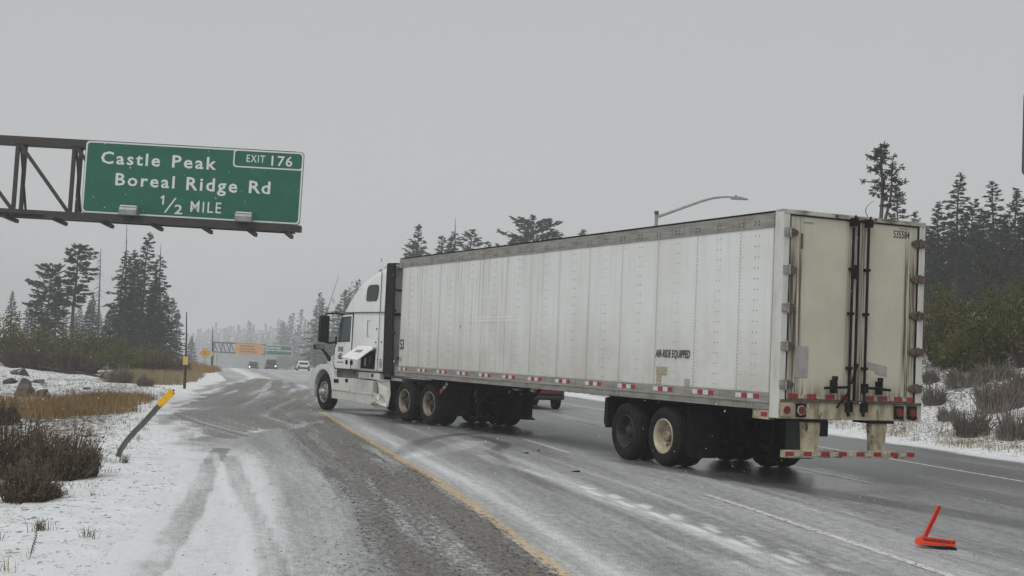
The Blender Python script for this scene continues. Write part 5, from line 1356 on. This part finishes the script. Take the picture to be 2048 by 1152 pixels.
def conifer(seed, H, R, base, prof, nb, dens=15, droop=.25, elev=(.5, -.25), tr=.013, ls=(.22, .46), clump=1.0, bare=0, lean=.0, spire=.0, ragged=.3, rmul=1.38):
    g = np.random.default_rng(seed); R = R*rmul; ls = (ls[0]*1.15, ls[1]*1.2)
    t = np.linspace(base, .985-spire, nb)+g.uniform(-.5, .5, nb)*.6/nb
    L = np.array([prof(x/(1-spire)) for x in t])*R*(1+g.uniform(-ragged, ragged*.6, nb)); az = np.arange(nb)*2.39996+g.uniform(-.5, .5, nb)
    el = elev[0]*t+elev[1]*(1-t)+g.uniform(-.15, .15, nb)
    u = np.linspace(0, 1, 5)
    hx, hy = np.cos(az), np.sin(az)
    k = 7; zz = np.linspace(0, 1, k); wob = g.uniform(-.012, .012, (k, 2))*H; wob[0] = 0
    def axis(z): return np.stack([np.interp(z/H, zz, wob[:, 0])+lean*z, np.interp(z/H, zz, wob[:, 1]), z], -1)
    B0 = axis(t*H)
    def pt(u_): return B0[:, None, :]+np.stack([hx[:, None]*L[:, None]*u_, hy[:, None]*L[:, None]*u_, L[:, None]*(np.sin(el)[:, None]*u_-droop*u_**2+.10*u_**4)], -1)
    br = tubes_np(pt(np.tile(u, (nb, 1))), np.maximum(.010, L[:, None]*.018)*(1-.8*u)[None, :])
    tz = np.linspace(0, H, 12); trunk = tubes_np(axis(tz)[None], (H*tr*(1-tz/H)**.8+.012)[None], 8)
    parts = [trunk, br]
    if bare:
        t2 = g.uniform(base*.35, base, bare); a2 = g.uniform(0, 2*PI, bare); l2 = R*g.uniform(.15, .5, bare); b0 = axis(t2*H); uu = np.linspace(0, 1, 3)
        P = b0[:, None, :]+np.stack([np.cos(a2)[:, None]*l2[:, None]*uu, np.sin(a2)[:, None]*l2[:, None]*uu, -.35*l2[:, None]*uu], -1)
        parts.append(tubes_np(P, np.tile(np.array([.016, .010, .004]), (bare, 1))))
    wood = join(parts)
    n = np.maximum((L*dens*clump*1.15).astype(int), 4); bi = np.repeat(np.arange(nb), n); m = len(bi)
    uu = g.uniform(.15, 1.0, m)**.75
    hz = np.stack([-hy, hx, 0*hx], -1)[bi]; dirn = np.stack([hx, hy, 0*hx], -1)[bi]
    lat = g.normal(0, 1, m)*L[bi]*.16*(1.15-uu)+g.normal(0, .04, m)
    P0 = B0[bi]+dirn*(L[bi]*uu)[:, None]; P0[:, 2] += L[bi]*(np.sin(el[bi])*uu-droop*uu**2+.10*uu**4)
    C = P0+hz*lat[:, None]; C[:, 2] += g.normal(.02, .05, m)-np.abs(lat)*.15
    sg = np.sign(lat); D = unit(dirn*1.0+hz*(sg*g.uniform(.1, 1.0, m))[:, None]+np.stack([0*sg, 0*sg, g.normal(.05, .38, m)], -1))
    N = unit(np.stack([g.normal(0, .55, m), g.normal(0, .55, m), np.ones(m)], -1)); W = unit(np.cross(N, D)); ln = g.uniform(*ls, m)
    return wood, diamonds(C, D, W, N, ln, ln*g.uniform(.28, .5, m))

fir_p = lambda x: (1-x)**.85*1.0+.03
pine_p = lambda x: (max(0.0, 1-x)**.55)*(.55+.45*min(1, x/.45))
round_p = lambda x: math.sin(PI*min(1, max(.02, (x-.18)/.86)))**.55+.05
flat_p = lambda x: .55+.45*x if x < .9 else 1.0-(x-.9)*6

M_bark = leafy("conifer_bark", (.055, .045, .038), (.085, .072, .062), (.04, .034, .03))
M_bark2 = leafy("grey_dead_wood", (.13, .12, .11), (.09, .082, .075))
M_needle = leafy("conifer_needles", (.020, .030, .016), (.040, .052, .028), (.028, .036, .024))
M_needle2 = leafy("pine_needles", (.030, .045, .018), (.058, .072, .028), (.036, .046, .024))
def tree_mesh(nm, wf):
    (wv, wff), (fv, ff) = wf; return np_mesh(nm+"_trunk", wv, wff), np_mesh(nm+"_crown", fv, ff)
VAR = {
 'fir':   [(10, tree_mesh("fir", conifer(11, 10, 2.05, .08, fir_p, 112, 19, .22, ragged=.3))), (10, tree_mesh("fir", conifer(12, 10, 1.85, .10, fir_p, 104, 19, .28, ragged=.4)))],
 'fir2':  [(12, tree_mesh("fir", conifer(21, 12, 2.35, .10, fir_p, 112, 18, .34, (.45, -.35), ragged=.45, bare=14))), (12, tree_mesh("fir", conifer(22, 12, 2.15, .10, fir_p, 112, 18, .26, ragged=.5, bare=10)))],
 'pine2': [(10, tree_mesh("pine", conifer(31, 10, 1.7, .22, pine_p, 70, 17, .15, (.7, -.2), ragged=.55, bare=12, ls=(.25, .5)))), (10, tree_mesh("pine", conifer(32, 10, 1.5, .25, pine_p, 64, 18, .18, (.7, -.2), ragged=.6, bare=14, ls=(.25, .5))))],
 'pine':  [(10, tree_mesh("pine", conifer(41, 10, 1.85, .20, round_p, 105, 21, .12, (.35, -.15), ragged=.35, ls=(.25, .5))))],
 'flat':  [(9.4, tree_mesh("pine", conifer(51, 9.4, 1.2, .46, flat_p, 62, 24, .10, (.2, -.35), tr=.02, ragged=.55, bare=46, ls=(.25, .5))))],
 'spire': [(12, tree_mesh("fir", conifer(61, 12, 1.5, .14, pine_p, 92, 20, .26, (.3, -.3), ragged=.55, spire=.08, bare=10))), (12, tree_mesh("fir", conifer(62, 12, 1.35, .18, pine_p, 78, 20, .28, (.3, -.35), ragged=.65, spire=.10, bare=16)))],
 'far':   [(15, tree_mesh("far_fir", conifer(71, 15, 2.4, .08, fir_p, 60, 6, .25, ls=(.5, 1.1), ragged=.4)))],
 'far2':  [(15, tree_mesh("far_fir", conifer(72, 15, 2.0, .10, fir_p, 56, 6, .3, ls=(.5, 1.1), ragged=.5)))],
}
def snag_mesh(seed, H, nb, R):
    g = np.random.default_rng(seed); t = g.uniform(.35, .97, nb); a = g.uniform(0, 2*PI, nb); a = np.where(g.random(nb) < .7, PI+g.normal(0, .6, nb), a)
    L = R*(1-t)**.5*g.uniform(.4, 1.1, nb)+.1; u = np.linspace(0, 1, 4)
    P = np.stack([np.cos(a)[:, None]*L[:, None]*u, np.sin(a)[:, None]*L[:, None]*u, (t*H)[:, None]-L[:, None]*(.25*u+.35*u**2)], -1)
    tz = np.linspace(0, H, 10); tp = np.stack([.02*np.sin(tz), .02*np.cos(tz*1.3), tz], -1)
    return tubes_np(P, np.tile(np.array([.022, .016, .011, .006]), (nb, 1))), tubes_np(tp[None], (.10*(1-tz/H)+.018)[None], 8)

def limb_tree(seed, H, levels, spread, r0, start=.25, up=.55):
    """branching skeleton; returns (wood parts, twig tips)"""
    g = np.random.default_rng(seed); segs = []; tips = []
    def grow(p, d, L, r, lev):
        n = 5; pts = [p]
        for i in range(n-1):
            d = unit(d+g.normal(0, .16, 3)+np.array([0, 0, .05*up])); pts.append(pts[-1]+d*L/(n-1))
        segs.append((np.array(pts), np.linspace(r, r*.55, n)))
        if lev == 0: tips.append((pts[-1], d)); return
        for k in range(g.integers(2, 5)):
            i = g.integers(1, n); nd = unit(d*up+unit(g.normal(0, 1, 3)*np.array([1, 1, .6]))*spread); grow(pts[i], nd, L*g.uniform(.45, .75), r*.55, lev-1)
        grow(pts[-1], d, L*.6, r*.5, lev-1)
    grow(np.zeros(3), np.array([.05, 0, 1.0]), H*.5, r0, levels)
    P = np.array([s[0] for s in segs]); R = np.array([s[1] for s in segs]); sc = H/P[..., 2].max(); P = P*np.array([sc, sc, sc])
    return tubes_np(P, R, 4), np.array([t[0]*sc for t in tips]), np.array([t[1] for t in tips])

def tufts(seed, tips, dirs, n, spread, ls):
    g = np.random.default_rng(seed); i = np.repeat(np.arange(len(tips)), n); m = len(i)
    D = unit(dirs[i]*.6+g.normal(0, .6, (m, 3))); C = tips[i]+D*g.uniform(0, spread, m)[:, None]; N = unit(g.normal(0, 1, (m, 3))); W = unit(np.cross(N, D)); L = g.uniform(*ls, m)
    return diamonds(C, D, W, N, L, L*g.uniform(.25, .45, m))

_shared_tree_labels = {'u': ("hazy understory conifer in the grey thicket below the tall left trees", "understory conifers at left"),
    'rt': ("tiny conifer top barely showing over the trailer roof line", "small treetops over the trailer"),
    'rs': ("dark hazy conifer filling the dense stand behind the right bank", "dense conifers at right"),
    'mid': ("grey hazy conifer in the misty wood behind the cab", "misty wood behind the cab"),
    'far': ("faint conifer in the distant treeline beyond the gantry", "distant treeline beyond the gantry")}
_vi = 0
def put_tree(style, x, y, H, lab, grp):
    global _vi
    z = ground_z(x, y)-.1; rz = rnd.uniform(0, 6.28)
    if grp in _shared_tree_labels: lab, gname = _shared_tree_labels[grp]
    else: gname = None
    nm = "dead_tree" if style.startswith('snag') else "bare_tree" if style == 'bare' else "pine_tree" if style in ('pine', 'pine2', 'flat', 'near', 'bareleaf') else "fir_tree"
    e = empty(nm, (x, y, z), rz if style not in ('snag', 'snag2', 'near', 'bareleaf') else 0, lab, "tree", gname)
    e.rotation_euler.y = math.radians(-1.6) if abs(x) < 60 else 0    # trees stand plumb, the road here is banked
    if style in VAR:
        _vi += 1; H0, (tm, cm) = VAR[style][_vi % len(VAR[style])]; s = (H+.1)/H0
        k = rnd.uniform(.92, 1.08)*(1.25 if grp == 'rs' else 1.12 if 80 < y < 112 and x > 20 else 1); e.scale = (s*k, s*k, s)
        link_mesh("trunk", tm, M_bark, e); link_mesh("crown", cm, M_needle2 if style in ('pine', 'flat') else M_needle, e)
    elif style in ('snag', 'snag2'):
        b, t = snag_mesh(5 if style == 'snag' else 6, H, 70 if style == 'snag' else 22, 1.0 if style == 'snag' else .5)
        link_mesh("trunk", np_mesh("snag_trunk", *t), M_bark2, e); o_ = link_mesh("bare_branches", np_mesh("snag_branches", *b), M_bark2, e); tag(o_, kind='stuff')
    elif style == 'bare':
        w, tp, td = limb_tree(4, H, 4, .9, .16); link_mesh("trunk", np_mesh("bare_trunk", *w), M_bark2, e); link_mesh("twigs", np_mesh("bare_twigs", *tufts(3, tp, td, 4, .25, (.2, .5))), M_bark, e)
    elif style == 'near':
        g = np.random.default_rng(8)
        def stem(pts, r): 
            q = _spline(np.array(pts, float), 5); return tubes_np(q[None], (r*np.linspace(1, .25, len(q)))[None], 6), q
        h = H; base = h*.42
        a, qa = stem([(.05, 0, 0), (.02, 0, base), (.12, .05, h*.62), (.18, 0, h*.78), (.12, .05, h*.92), (.10, 0, h)], .13)
        b, qb = stem([(.05, 0, base*.9), (.30, .1, h*.60), (.55, 0, h*.74), (.62, 0, h*.88)], .10)
        c, qc = stem([(.05, 0, base*1.02), (-.38, 0, h*.60), (-.58, .05, h*.665), (-.40, .05, h*.70), (-.20, 0, h*.715)], .03)
        tips, dirs, limbs = [], [], []
        for q, lo in ((qa, .74), (qb, .66), (qa, .86), (qb, .66)):
            for p in q:
                if p[2] < h*lo: continue
                for _ in range(2):
                    az = g.uniform(0, 2*PI); L = g.uniform(.15, .75)*(1.0 if p[2] < h*.93 else .45); d = np.array([math.cos(az), math.sin(az), g.uniform(.0, .7)]); d /= np.linalg.norm(d)
                    e1 = p+d*L; limbs.append(np.linspace(p, e1, 4)+np.array([[0, 0, 0], [0, 0, -.02], [0, 0, -.02], [0, 0, .02]])); tips.append(e1); dirs.append(d); tips.append(p+d*L*.7); dirs.append(d)
        for az, L in ((PI+.2, .95), (PI-.1, .8)):
            p = qa[np.argmin(np.abs(qa[:, 2]-h*.80))]; d = np.array([math.cos(az), math.sin(az), .1]); limbs.append(np.linspace(p, p+d*L, 4)); tips.append(p+d*L); dirs.append(d)
        lw = tubes_np(np.array(limbs), np.tile(np.array([.03, .024, .018, .012]), (len(limbs), 1)))
        link_mesh("trunk", np_mesh("near_trunk", *join([a, b, c, lw])), M_bark, e)
        link_mesh("crown", np_mesh("near_crown", *tufts(9, np.array(tips), np.array(dirs), 15, .18, (.12, .22))), M_needle2, e)
    elif style == 'bareleaf':
        w, tp, td = limb_tree(15, H, 3, .75, .055, up=.8); link_mesh("trunk", np_mesh("young_trunk", *w), M_bark, e); link_mesh("crown", np_mesh("young_crown", *tufts(13, tp, td, 12, .16, (.10, .20))), M_needle2, e)
for T_ in TREES: put_tree(*T_)

# ------------------------------------------------------------------ shrubs
def shrub(seed, kind):
    """unit shrub about 1 m wide and 1 m tall; returns (twigs, foliage)"""
    g = np.random.default_rng(seed)
    if kind in ('green', 'olive'):
        nc = 46; a = g.uniform(0, 2*PI, nc); r = .42*np.sqrt(g.random(nc)); top = (1-(r/.55)**2)*g.uniform(.75, 1.08, nc); zc = top*g.uniform(.35, 1, nc)
        cc = np.stack([r*np.cos(a), r*np.sin(a), np.maximum(zc, .1)], -1)
        st = np.linspace(0, 1, 5); P = cc[:, None, :]*np.stack([st**1.2, st**1.2, st], -1)[None]+g.normal(0, .012, (nc, 5, 3)); tw = tubes_np(P, np.tile(np.array([.014, .011, .008, .005, .003]), (nc, 1)))
        n = 92; i = np.repeat(np.arange(nc), n); m = len(i); C = cc[i]+g.normal(0, 1, (m, 3))*np.array([.075, .075, .085]); C[:, 2] = np.maximum(C[:, 2], .02)
        D = unit(g.normal(0, .7, (m, 3))+np.array([0, 0, .7])+unit(C-np.array([0, 0, .3]))*.5); N = unit(g.normal(0, 1, (m, 3))); W = unit(np.cross(N, D)); L = g.uniform(.03, .058, m)
        return tw, diamonds(C, D, W, N, L, L*.55)
    ns, nl, wd = {'heath': (560, 12, .0062), 'sage': (330, 6, .0095), 'brown': (520, 6, .010), 'grey': (300, 5, .012)}[kind]
    a = g.uniform(0, 2*PI, ns); r = np.sqrt(g.random(ns))*.34; out = g.uniform(.25, 1.0, ns)*.16
    h = (1-(r/.50)**2*.75)*g.uniform(.45, 1.05, ns)*(.42+1.0*noise(np.cos(a)*r*8+9, np.sin(a)*r*8+9, seed))
    h = h/np.quantile(h, .96)
    b = np.stack([r*np.cos(a), r*np.sin(a), np.zeros(ns)], -1); u = np.linspace(0, 1, 4)
    dx = np.stack([np.cos(a), np.sin(a)], -1)*(out*(.4+r*2.2))[:, None]+g.normal(0, .05, (ns, 2))
    P = b[:, None, :]+np.stack([dx[:, 0, None]*u**1.5, dx[:, 1, None]*u**1.5, h[:, None]*u], -1)+g.normal(0, .010, (ns, 4, 3))*u[None, :, None]
    tw = tubes_np(P, np.tile(wd*np.array([1.2, 1.0, .8, .5]), (ns, 1)))
    i = np.repeat(np.arange(ns), nl); m = len(i); k = g.uniform(.35, 1.02, m)
    C = b[i]+np.stack([dx[i, 0]*k**1.5, dx[i, 1]*k**1.5, h[i]*k], -1)+g.normal(0, .012, (m, 3))
    D = unit(np.stack([dx[i, 0], dx[i, 1], h[i]*.9], -1)+g.normal(0, .22, (m, 3))); N = unit(g.normal(0, 1, (m, 3))); W = unit(np.cross(N, D)); L = g.uniform(.028, .068, m)*(1 if kind == 'heath' else 1.1)
    return tw, diamonds(C, D, W, N, L, L*.33)

M_twig = leafy("brown_twigs", (.05, .036, .030), (.20, .16, .12), (.105, .068, .048))
M_twig2 = leafy("grey_twigs", (.14, .125, .11), (.26, .235, .20), (.17, .13, .105))
LEAF = {'green': leafy("manzanita_leaves", (.070, .092, .024), (.165, .18, .05), (.15, .12, .055)), 'olive': leafy("olive_leaves", (.042, .058, .013), (.10, .12, .026), (.115, .085, .026)),
        'heath': leafy("heather_leaves", (.035, .036, .020), (.19, .155, .09), (.13, .08, .05)), 'sage': leafy("sage_leaves", (.10, .09, .068), (.18, .16, .125), (.13, .095, .075)),
        'brown': leafy("brown_leaves", (.085, .056, .04), (.15, .105, .065), (.08, .08, .042)), 'grey': leafy("grey_leaves", (.085, .078, .062), (.12, .11, .085))}
SH_M = {k: [tuple(np_mesh(k+s, *q) for s, q in zip(("_twigs", "_foliage"), shrub(sd, k))) for sd in sds] for k, sds in (('green', (1, 2)), ('olive', (3, 4)), ('heath', (5, 6)), ('sage', (7, 8)), ('brown', (9, 10)), ('grey', (11,)))}
SNM = {'green': 'green_shrub', 'olive': 'olive_shrub', 'heath': 'heather_shrub', 'sage': 'sage_shrub', 'brown': 'brown_shrub', 'grey': 'grey_shrub'}
GRP = {'green': 'green bushes at left', 'olive': 'olive bushes on the right bank', 'heath': 'dark heather clumps beside the shoulder', 'sage': 'twiggy shrubs on the snowy right bank', 'brown': 'brown twiggy shrubs at left', 'grey': 'small grey shrubs in the snow'}
for i, (k, x, y, z, w, h, lab) in enumerate(BUSHES):
    tw, fo = SH_M[k][i % len(SH_M[k])]
    e = empty(SNM[k], (x, y, ground_z(x, y)-.04), rnd.uniform(0, 6.28), lab, "shrub", GRP[k]); s = w*(.86 if k == 'sage' else 1.12); e.scale = (s, s, h*(.88 if k in ('sage', 'heath') else 1.0))
    link_mesh("twigs", tw, M_twig2 if k in ('sage', 'grey') else M_twig, e); link_mesh("foliage", fo, LEAF[k], e)

# ------------------------------------------------------------------ grass, litter, stones
def blades(seed, XY, hgt, wid, bend=.35, droop=1.0):
    g = np.random.default_rng(seed); m = len(XY); z = np.array([ground_h(*road_os(XY[:, 0], XY[:, 1]))]).ravel()-.01
    a = g.uniform(0, 2*PI, m); h = hgt*g.uniform(.45, 1.15, m); w = wid*g.uniform(.6, 1.3, m); bx, by = np.cos(a)*h*bend*g.random(m), np.sin(a)*h*bend*g.random(m)
    wx, wy = np.cos(a+1.57)*w/2, np.sin(a+1.57)*w/2; b = np.stack([XY[:, 0], XY[:, 1], z], -1)
    def q(f, zf, wf): return b+np.stack([bx*f-wx*wf, by*f-wy*wf, h*zf], -1), b+np.stack([bx*f+wx*wf, by*f+wy*wf, h*zf], -1)
    l0, r0 = q(0, 0, 1); l1, r1 = q(.4, .6, .8); l2, r2 = q(1.3, 1.0*droop, .15)
    V = np.stack([l0, r0, r1, l1, r2, l2], 1).reshape(-1, 3); i = np.arange(m)[:, None]*6
    return V, np.concatenate([i+np.array([0, 1, 2, 3]), i+np.array([3, 2, 4, 5])])
M_straw = leafy("golden_dry_grass", (.27, .17, .065), (.17, .095, .035), (.32, .23, .11))
M_pale = leafy("pale_dry_grass", (.36, .29, .16), (.24, .18, .09), (.30, .25, .15))
M_dull = leafy("dull_verge_grass", (.16, .13, .075), (.09, .075, .045), (.12, .105, .055))
def patch(seed, pts, n, hgt, wid, name, mat, jag=.5):
    g = np.random.default_rng(seed); pts = np.array(pts, float); lo, hi = pts.min(0)-.5, pts.max(0)+.5
    XY = g.uniform(lo, hi, (n*4, 2)); sd = poly_sd(XY[:, 0], XY[:, 1], pts)+(fbm(XY[:, 0]*1.2, XY[:, 1]*.8, seed, 3)-.5)*2.2*jag
    XY = XY[(sd < 0)][:n]; o_ = link_mesh(name, np_mesh(name, *blades(seed, XY, hgt, wid)), mat); return tag(o_, kind='stuff')
patch(1, [(-13.0, 31.2), (-11.6, 29.2), (-9.3, 29.2), (-8.7, 32.5), (-10.0, 38), (-10.6, 41.5), (-12.2, 40.5), (-14.2, 34)], 9000, .22, .014, "dry_grass", M_straw)
patch(2, [(-17.0, 56), (-13.6, 51.5), (-12.9, 54), (-13.8, 60), (-15.6, 71), (-17.5, 76), (-18.6, 70)], 8000, .36, .020, "dry_grass", M_pale)
patch(3, [(-19.5, 78), (-17.2, 74), (-17.0, 80), (-18.6, 88), (-20.3, 92), (-21.8, 86)], 4000, .40, .03, "dry_grass", M_straw)
patch(5, [(-24, 92), (-21.4, 92), (-22.5, 102), (-26, 104)], 1500, .5, .05, "dry_grass", M_straw)
_g = np.random.default_rng(21)
def fringe(seed, o0, o1, s0, s1, nt, per, hgt, wid, name, mat, spread=.12, bias=1.0):
    g = np.random.default_rng(seed); to = o0+(o1-o0)*g.random(nt)**bias; ts = s0+(s1-s0)*g.random(nt); i = np.repeat(np.arange(nt), (per*g.uniform(.3, 1.7, nt)).astype(int)+1)
    x, y = road_xy(to[i]+g.normal(0, spread, len(i)), ts[i]+g.normal(0, spread*1.2, len(i)))
    o_ = link_mesh(name, np_mesh(name, *blades(seed+1, np.stack([x, y], -1), hgt, wid, .8)), mat); return tag(o_, kind='stuff')
fringe(31, -4.2, -9.0, 8.5, 34, 520, 10, .085, .0055, "verge_grass", M_dull, .055, .8)
fringe(33, -4.0, -13.0, 22, 60, 800, 9, .11, .010, "verge_grass", M_dull, .08, .8)
fringe(35, -4.2, -6.2, 8.6, 11.5, 26, 26, .13, .006, "verge_grass", M_pale, .05)
fringe(37, 14.3, 16.6, 22, 62, 260, 22, .16, .012, "verge_grass", M_pale, .14, 1.4)
fringe(39, 15.2, 26, 24, 60, 420, 14, .18, .014, "verge_grass", M_dull, .15)
def tuft(x, y, n, hgt, lab, mat=M_dull, sp=.045):
    g = np.random.default_rng(int(abs(x*100))); XY = np.stack([x+g.normal(0, sp, n), y+g.normal(0, sp, n)], -1); me = np_mesh("grass_tuft", *blades(int(abs(y*50)), XY, hgt, .006, .7))
    o_ = link_mesh("grass_tuft", me, mat); tag(o_, lab, "grass tuft", "single dry tufts on the left verge")
tuft(-5.33, 19.3, 60, .14, "dry tuft just right of the bent marker post base")
tuft(-3.62, 12.05, 34, .11, "lone dry tuft in the snow left of the yellowish tyre track")
tuft(-4.12, 12.35, 60, .12, "dark tuft below the heather clump nearest the road")
tuft(-4.35, 11.7, 70, .12, "dry tuft below the heather clump with thin pale blades")
tuft(-4.1, 10.75, 90, .20, "tall straw tuft in the bottom left corner", M_pale, .07)
tuft(-7.4, 24.4, 60, .22, "brown tuft standing in snow above the heather clump")
wd = MB(); wd.tube([(0, 0, -.02), (.01, 0, .06), (.035, .0, .13), (.03, 0, .19)], [.004, .004, .003, .002], 5)
for k in range(16):
    z = .01+k*.011; wd.tube([(.012+z*.12, 0, z), (.012+z*.12+(.016 if k % 2 else -.014), .004*(k % 3-1), z+.012)], [.0045, .002], 4)
w_ = wd.build("dry_weed", M_bark, None, loc=(-3.72, 10.92, ground_z(-3.72, 10.92)), rot=(0, 0, .3)); tag(w_, "single dark weed stalk in the snow near the bottom left", "weed")

M_rock = plain("granite_boulder", (.12, .105, .088), .9, c2=(.05, .045, .04), scale=3, bump=.6, spots=((.70, .72, .74), 2.2, .60, .66))
def rock(x, y, sx, sy, sz, seed, lab, sink=.3):
    import bmesh
    bm = bmesh.new(); bmesh.ops.create_icosphere(bm, subdivisions=3, radius=1); g = random.Random(seed); pl = [(Vector((g.gauss(0, 1), g.gauss(0, 1), g.gauss(0, 1))).normalized(), g.uniform(.42, .8)) for _ in range(15)]
    for v in bm.verts:
        for n, d in pl:
            k = v.co.dot(n)
            if k > d: v.co -= n*(k-d)
        v.co *= 1+.05*(noise(v.co.x*4+seed, v.co.y*4+v.co.z*3, seed)-.5); v.co = Vector((v.co.x*sx, v.co.y*sy, v.co.z*sz))
    me = bpy.data.meshes.new("boulder"); [setattr(f_, 'smooth', False) for f_ in bm.faces]; bm.to_mesh(me); bm.free(); o_ = link_mesh("boulder", me, M_rock, None, (x, y, ground_z(x, y)+sz*(1-sink)*.7)); o_.rotation_euler.z = g.uniform(0, 6); return tag(o_, lab, "rock", "boulders in the snow at left")
rock(-13.3, 37.6, .34, .3, .24, 1, "lowest brown boulder of the stack above the left grass")
rock(-13.55, 38.4, .26, .28, .36, 2, "tallest brown boulder at the back of the left stack")
rock(-12.85, 37.9, .28, .3, .20, 3, "small flat boulder at the right of the left stack")
rock(-16.9, 46.5, .40, .36, .2, 4, "flat dark boulder at the left frame edge in snow")
rock(-17.3, 50.5, .42, .3, .16, 5, "dark flat stone on the snow mound left of the branch")
rock(-20.2, 56.6, .60, .4, .25, 6, "dark stone under the bushes at the left edge")
rock(-11.9, 39.8, .14, .12, .08, 7, "small dark stone in snow above the golden grass")
rock(-14.0, 45.6, .17, .13, .09, 8, "small dark stone in snow below the fallen branch")

db = MB(); g_ = random.Random(4)
main = [(-2.0, 0, .50), (-1.3, -.1, .42), (-.5, -.15, .34), (.3, -.2, .22), (1.2, -.3, .10), (2.0, -.35, .03)]
db.tube(main, [.05, .055, .05, .04, .03, .012], 7)
db2 = MB()
for k in range(44):
    i = g_.randrange(0, 5); f = g_.random(); p = Vector(main[i]).lerp(Vector(main[i+1]), f); d = Vector((g_.uniform(-.5, .9), g_.uniform(-.7, .5), g_.uniform(-.1, .9))).normalized(); L = g_.uniform(.3, 1.0)
    q = p+d*L*.5+Vector((g_.uniform(-.1, .1), 0, g_.uniform(-.05, .1))); db2.tube([p, q, p+d*L+Vector((0, 0, -.12))], [.022, .014, .005], 4)
BR = empty("fallen_branch", (-16.9, 55.2, ground_z(-16.9, 55.2)), .15, "dark fallen branch lying on the snow below the left bushes", "branch")
db.build("limb", M_bark, BR); o_ = db2.build("twigs", M_bark, BR); tag(o_, kind='stuff')

# mud clods thrown up along the muddy strip, and grit on the snow
def clods(seed, O_, S_, size, name, mat):
    g = np.random.default_rng(seed); x, y = road_xy(O_, S_); m = len(x); r = size*g.uniform(.35, 1.3, m)**1.6; z = fall(S_)+.003
    base = np.array([(1, 0, 0), (.1, .9, .05), (-.9, .1, 0), (-.1, -.8, 0), (.1, .05, .28)]); a = g.uniform(0, 6.28, m); c, s_ = np.cos(a), np.sin(a)
    B = base[None]*g.uniform(.6, 1.3, (m, 5, 3)); V = np.stack([B[..., 0]*c[:, None]-B[..., 1]*s_[:, None], B[..., 0]*s_[:, None]+B[..., 1]*c[:, None], B[..., 2]], -1)*r[:, None, None]
    V[:, :, 0] += x[:, None]; V[:, :, 1] += y[:, None]; V[:, :, 2] += z[:, None]-.002
    i = np.arange(m)[:, None]*5; F = np.concatenate([i+np.array(f) for f in ((0, 1, 4), (1, 2, 4), (2, 3, 4), (3, 0, 4))])
    o_ = link_mesh(name, np_mesh(name, V.reshape(-1, 3), F), mat); return tag(o_, kind='stuff')
M_clod = plain("mud_clod", (.035, .031, .025), .9, c2=(.02, .018, .015), scale=20)
n_ = 15000; oo = _g.uniform(-2.3, .05, n_); ss2 = 9+_g.random(n_)**1.3*38
kp = (fbm(oo*6+9, ss2*.35, 67, 3) > .60) | ((fbm(oo*3.2, ss2*.22, 61, 4) > .60) & (_g.random(n_) < .35)) | (_g.random(n_) < .02)
kp &= (oo > -1.5) | (_g.random(n_) < .25)
clods(41, oo[kp], ss2[kp], .013, "mud_clods", M_clod)
n_ = 420; clods(43, _g.uniform(-3.3, -1.2, n_), 8.8+_g.random(n_)**1.5*16, .011, "road_grit", M_clod)
n_ = 900; clods(45, _g.uniform(.3, 13.4, n_), 9+_g.random(n_)*40, .010, "road_grit", M_clod)

# ------------------------------------------------------------------ falling snow
n_ = 3000; Yf = 5+_g.random(n_)**.7*42; Xf = (_g.random(n_)*2-1)*Yf*.42; Zf = 1.78+(_g.random(n_)*1.5-.60)*Yf*.24; kp = (Zf > .1) & (Yf > 9)
Xf, Yf, Zf = Xf[kp], Yf[kp], Zf[kp]; m_ = len(Xf); rr_ = _g.uniform(.0022, .0044, m_)
oc = np.array([(1, 0, 0), (0, 1, 0), (-1, 0, 0), (0, -1, 0), (.15, 0, 1.9), (-.15, 0, -1.9)], float)
V = np.stack([Xf, Yf, Zf], -1)[:, None, :]+oc[None]*rr_[:, None, None]; i_ = np.arange(m_)[:, None]*6
F = np.concatenate([i_+np.array(f) for f in ((0, 1, 4), (1, 2, 4), (2, 3, 4), (3, 0, 4), (1, 0, 5), (2, 1, 5), (3, 2, 5), (0, 3, 5))])
fs = link_mesh("falling_snow", np_mesh("falling_snow", V.reshape(-1, 3), F), plain("snowflake", (.85, .86, .88), .8)); tag(fs, kind='stuff')
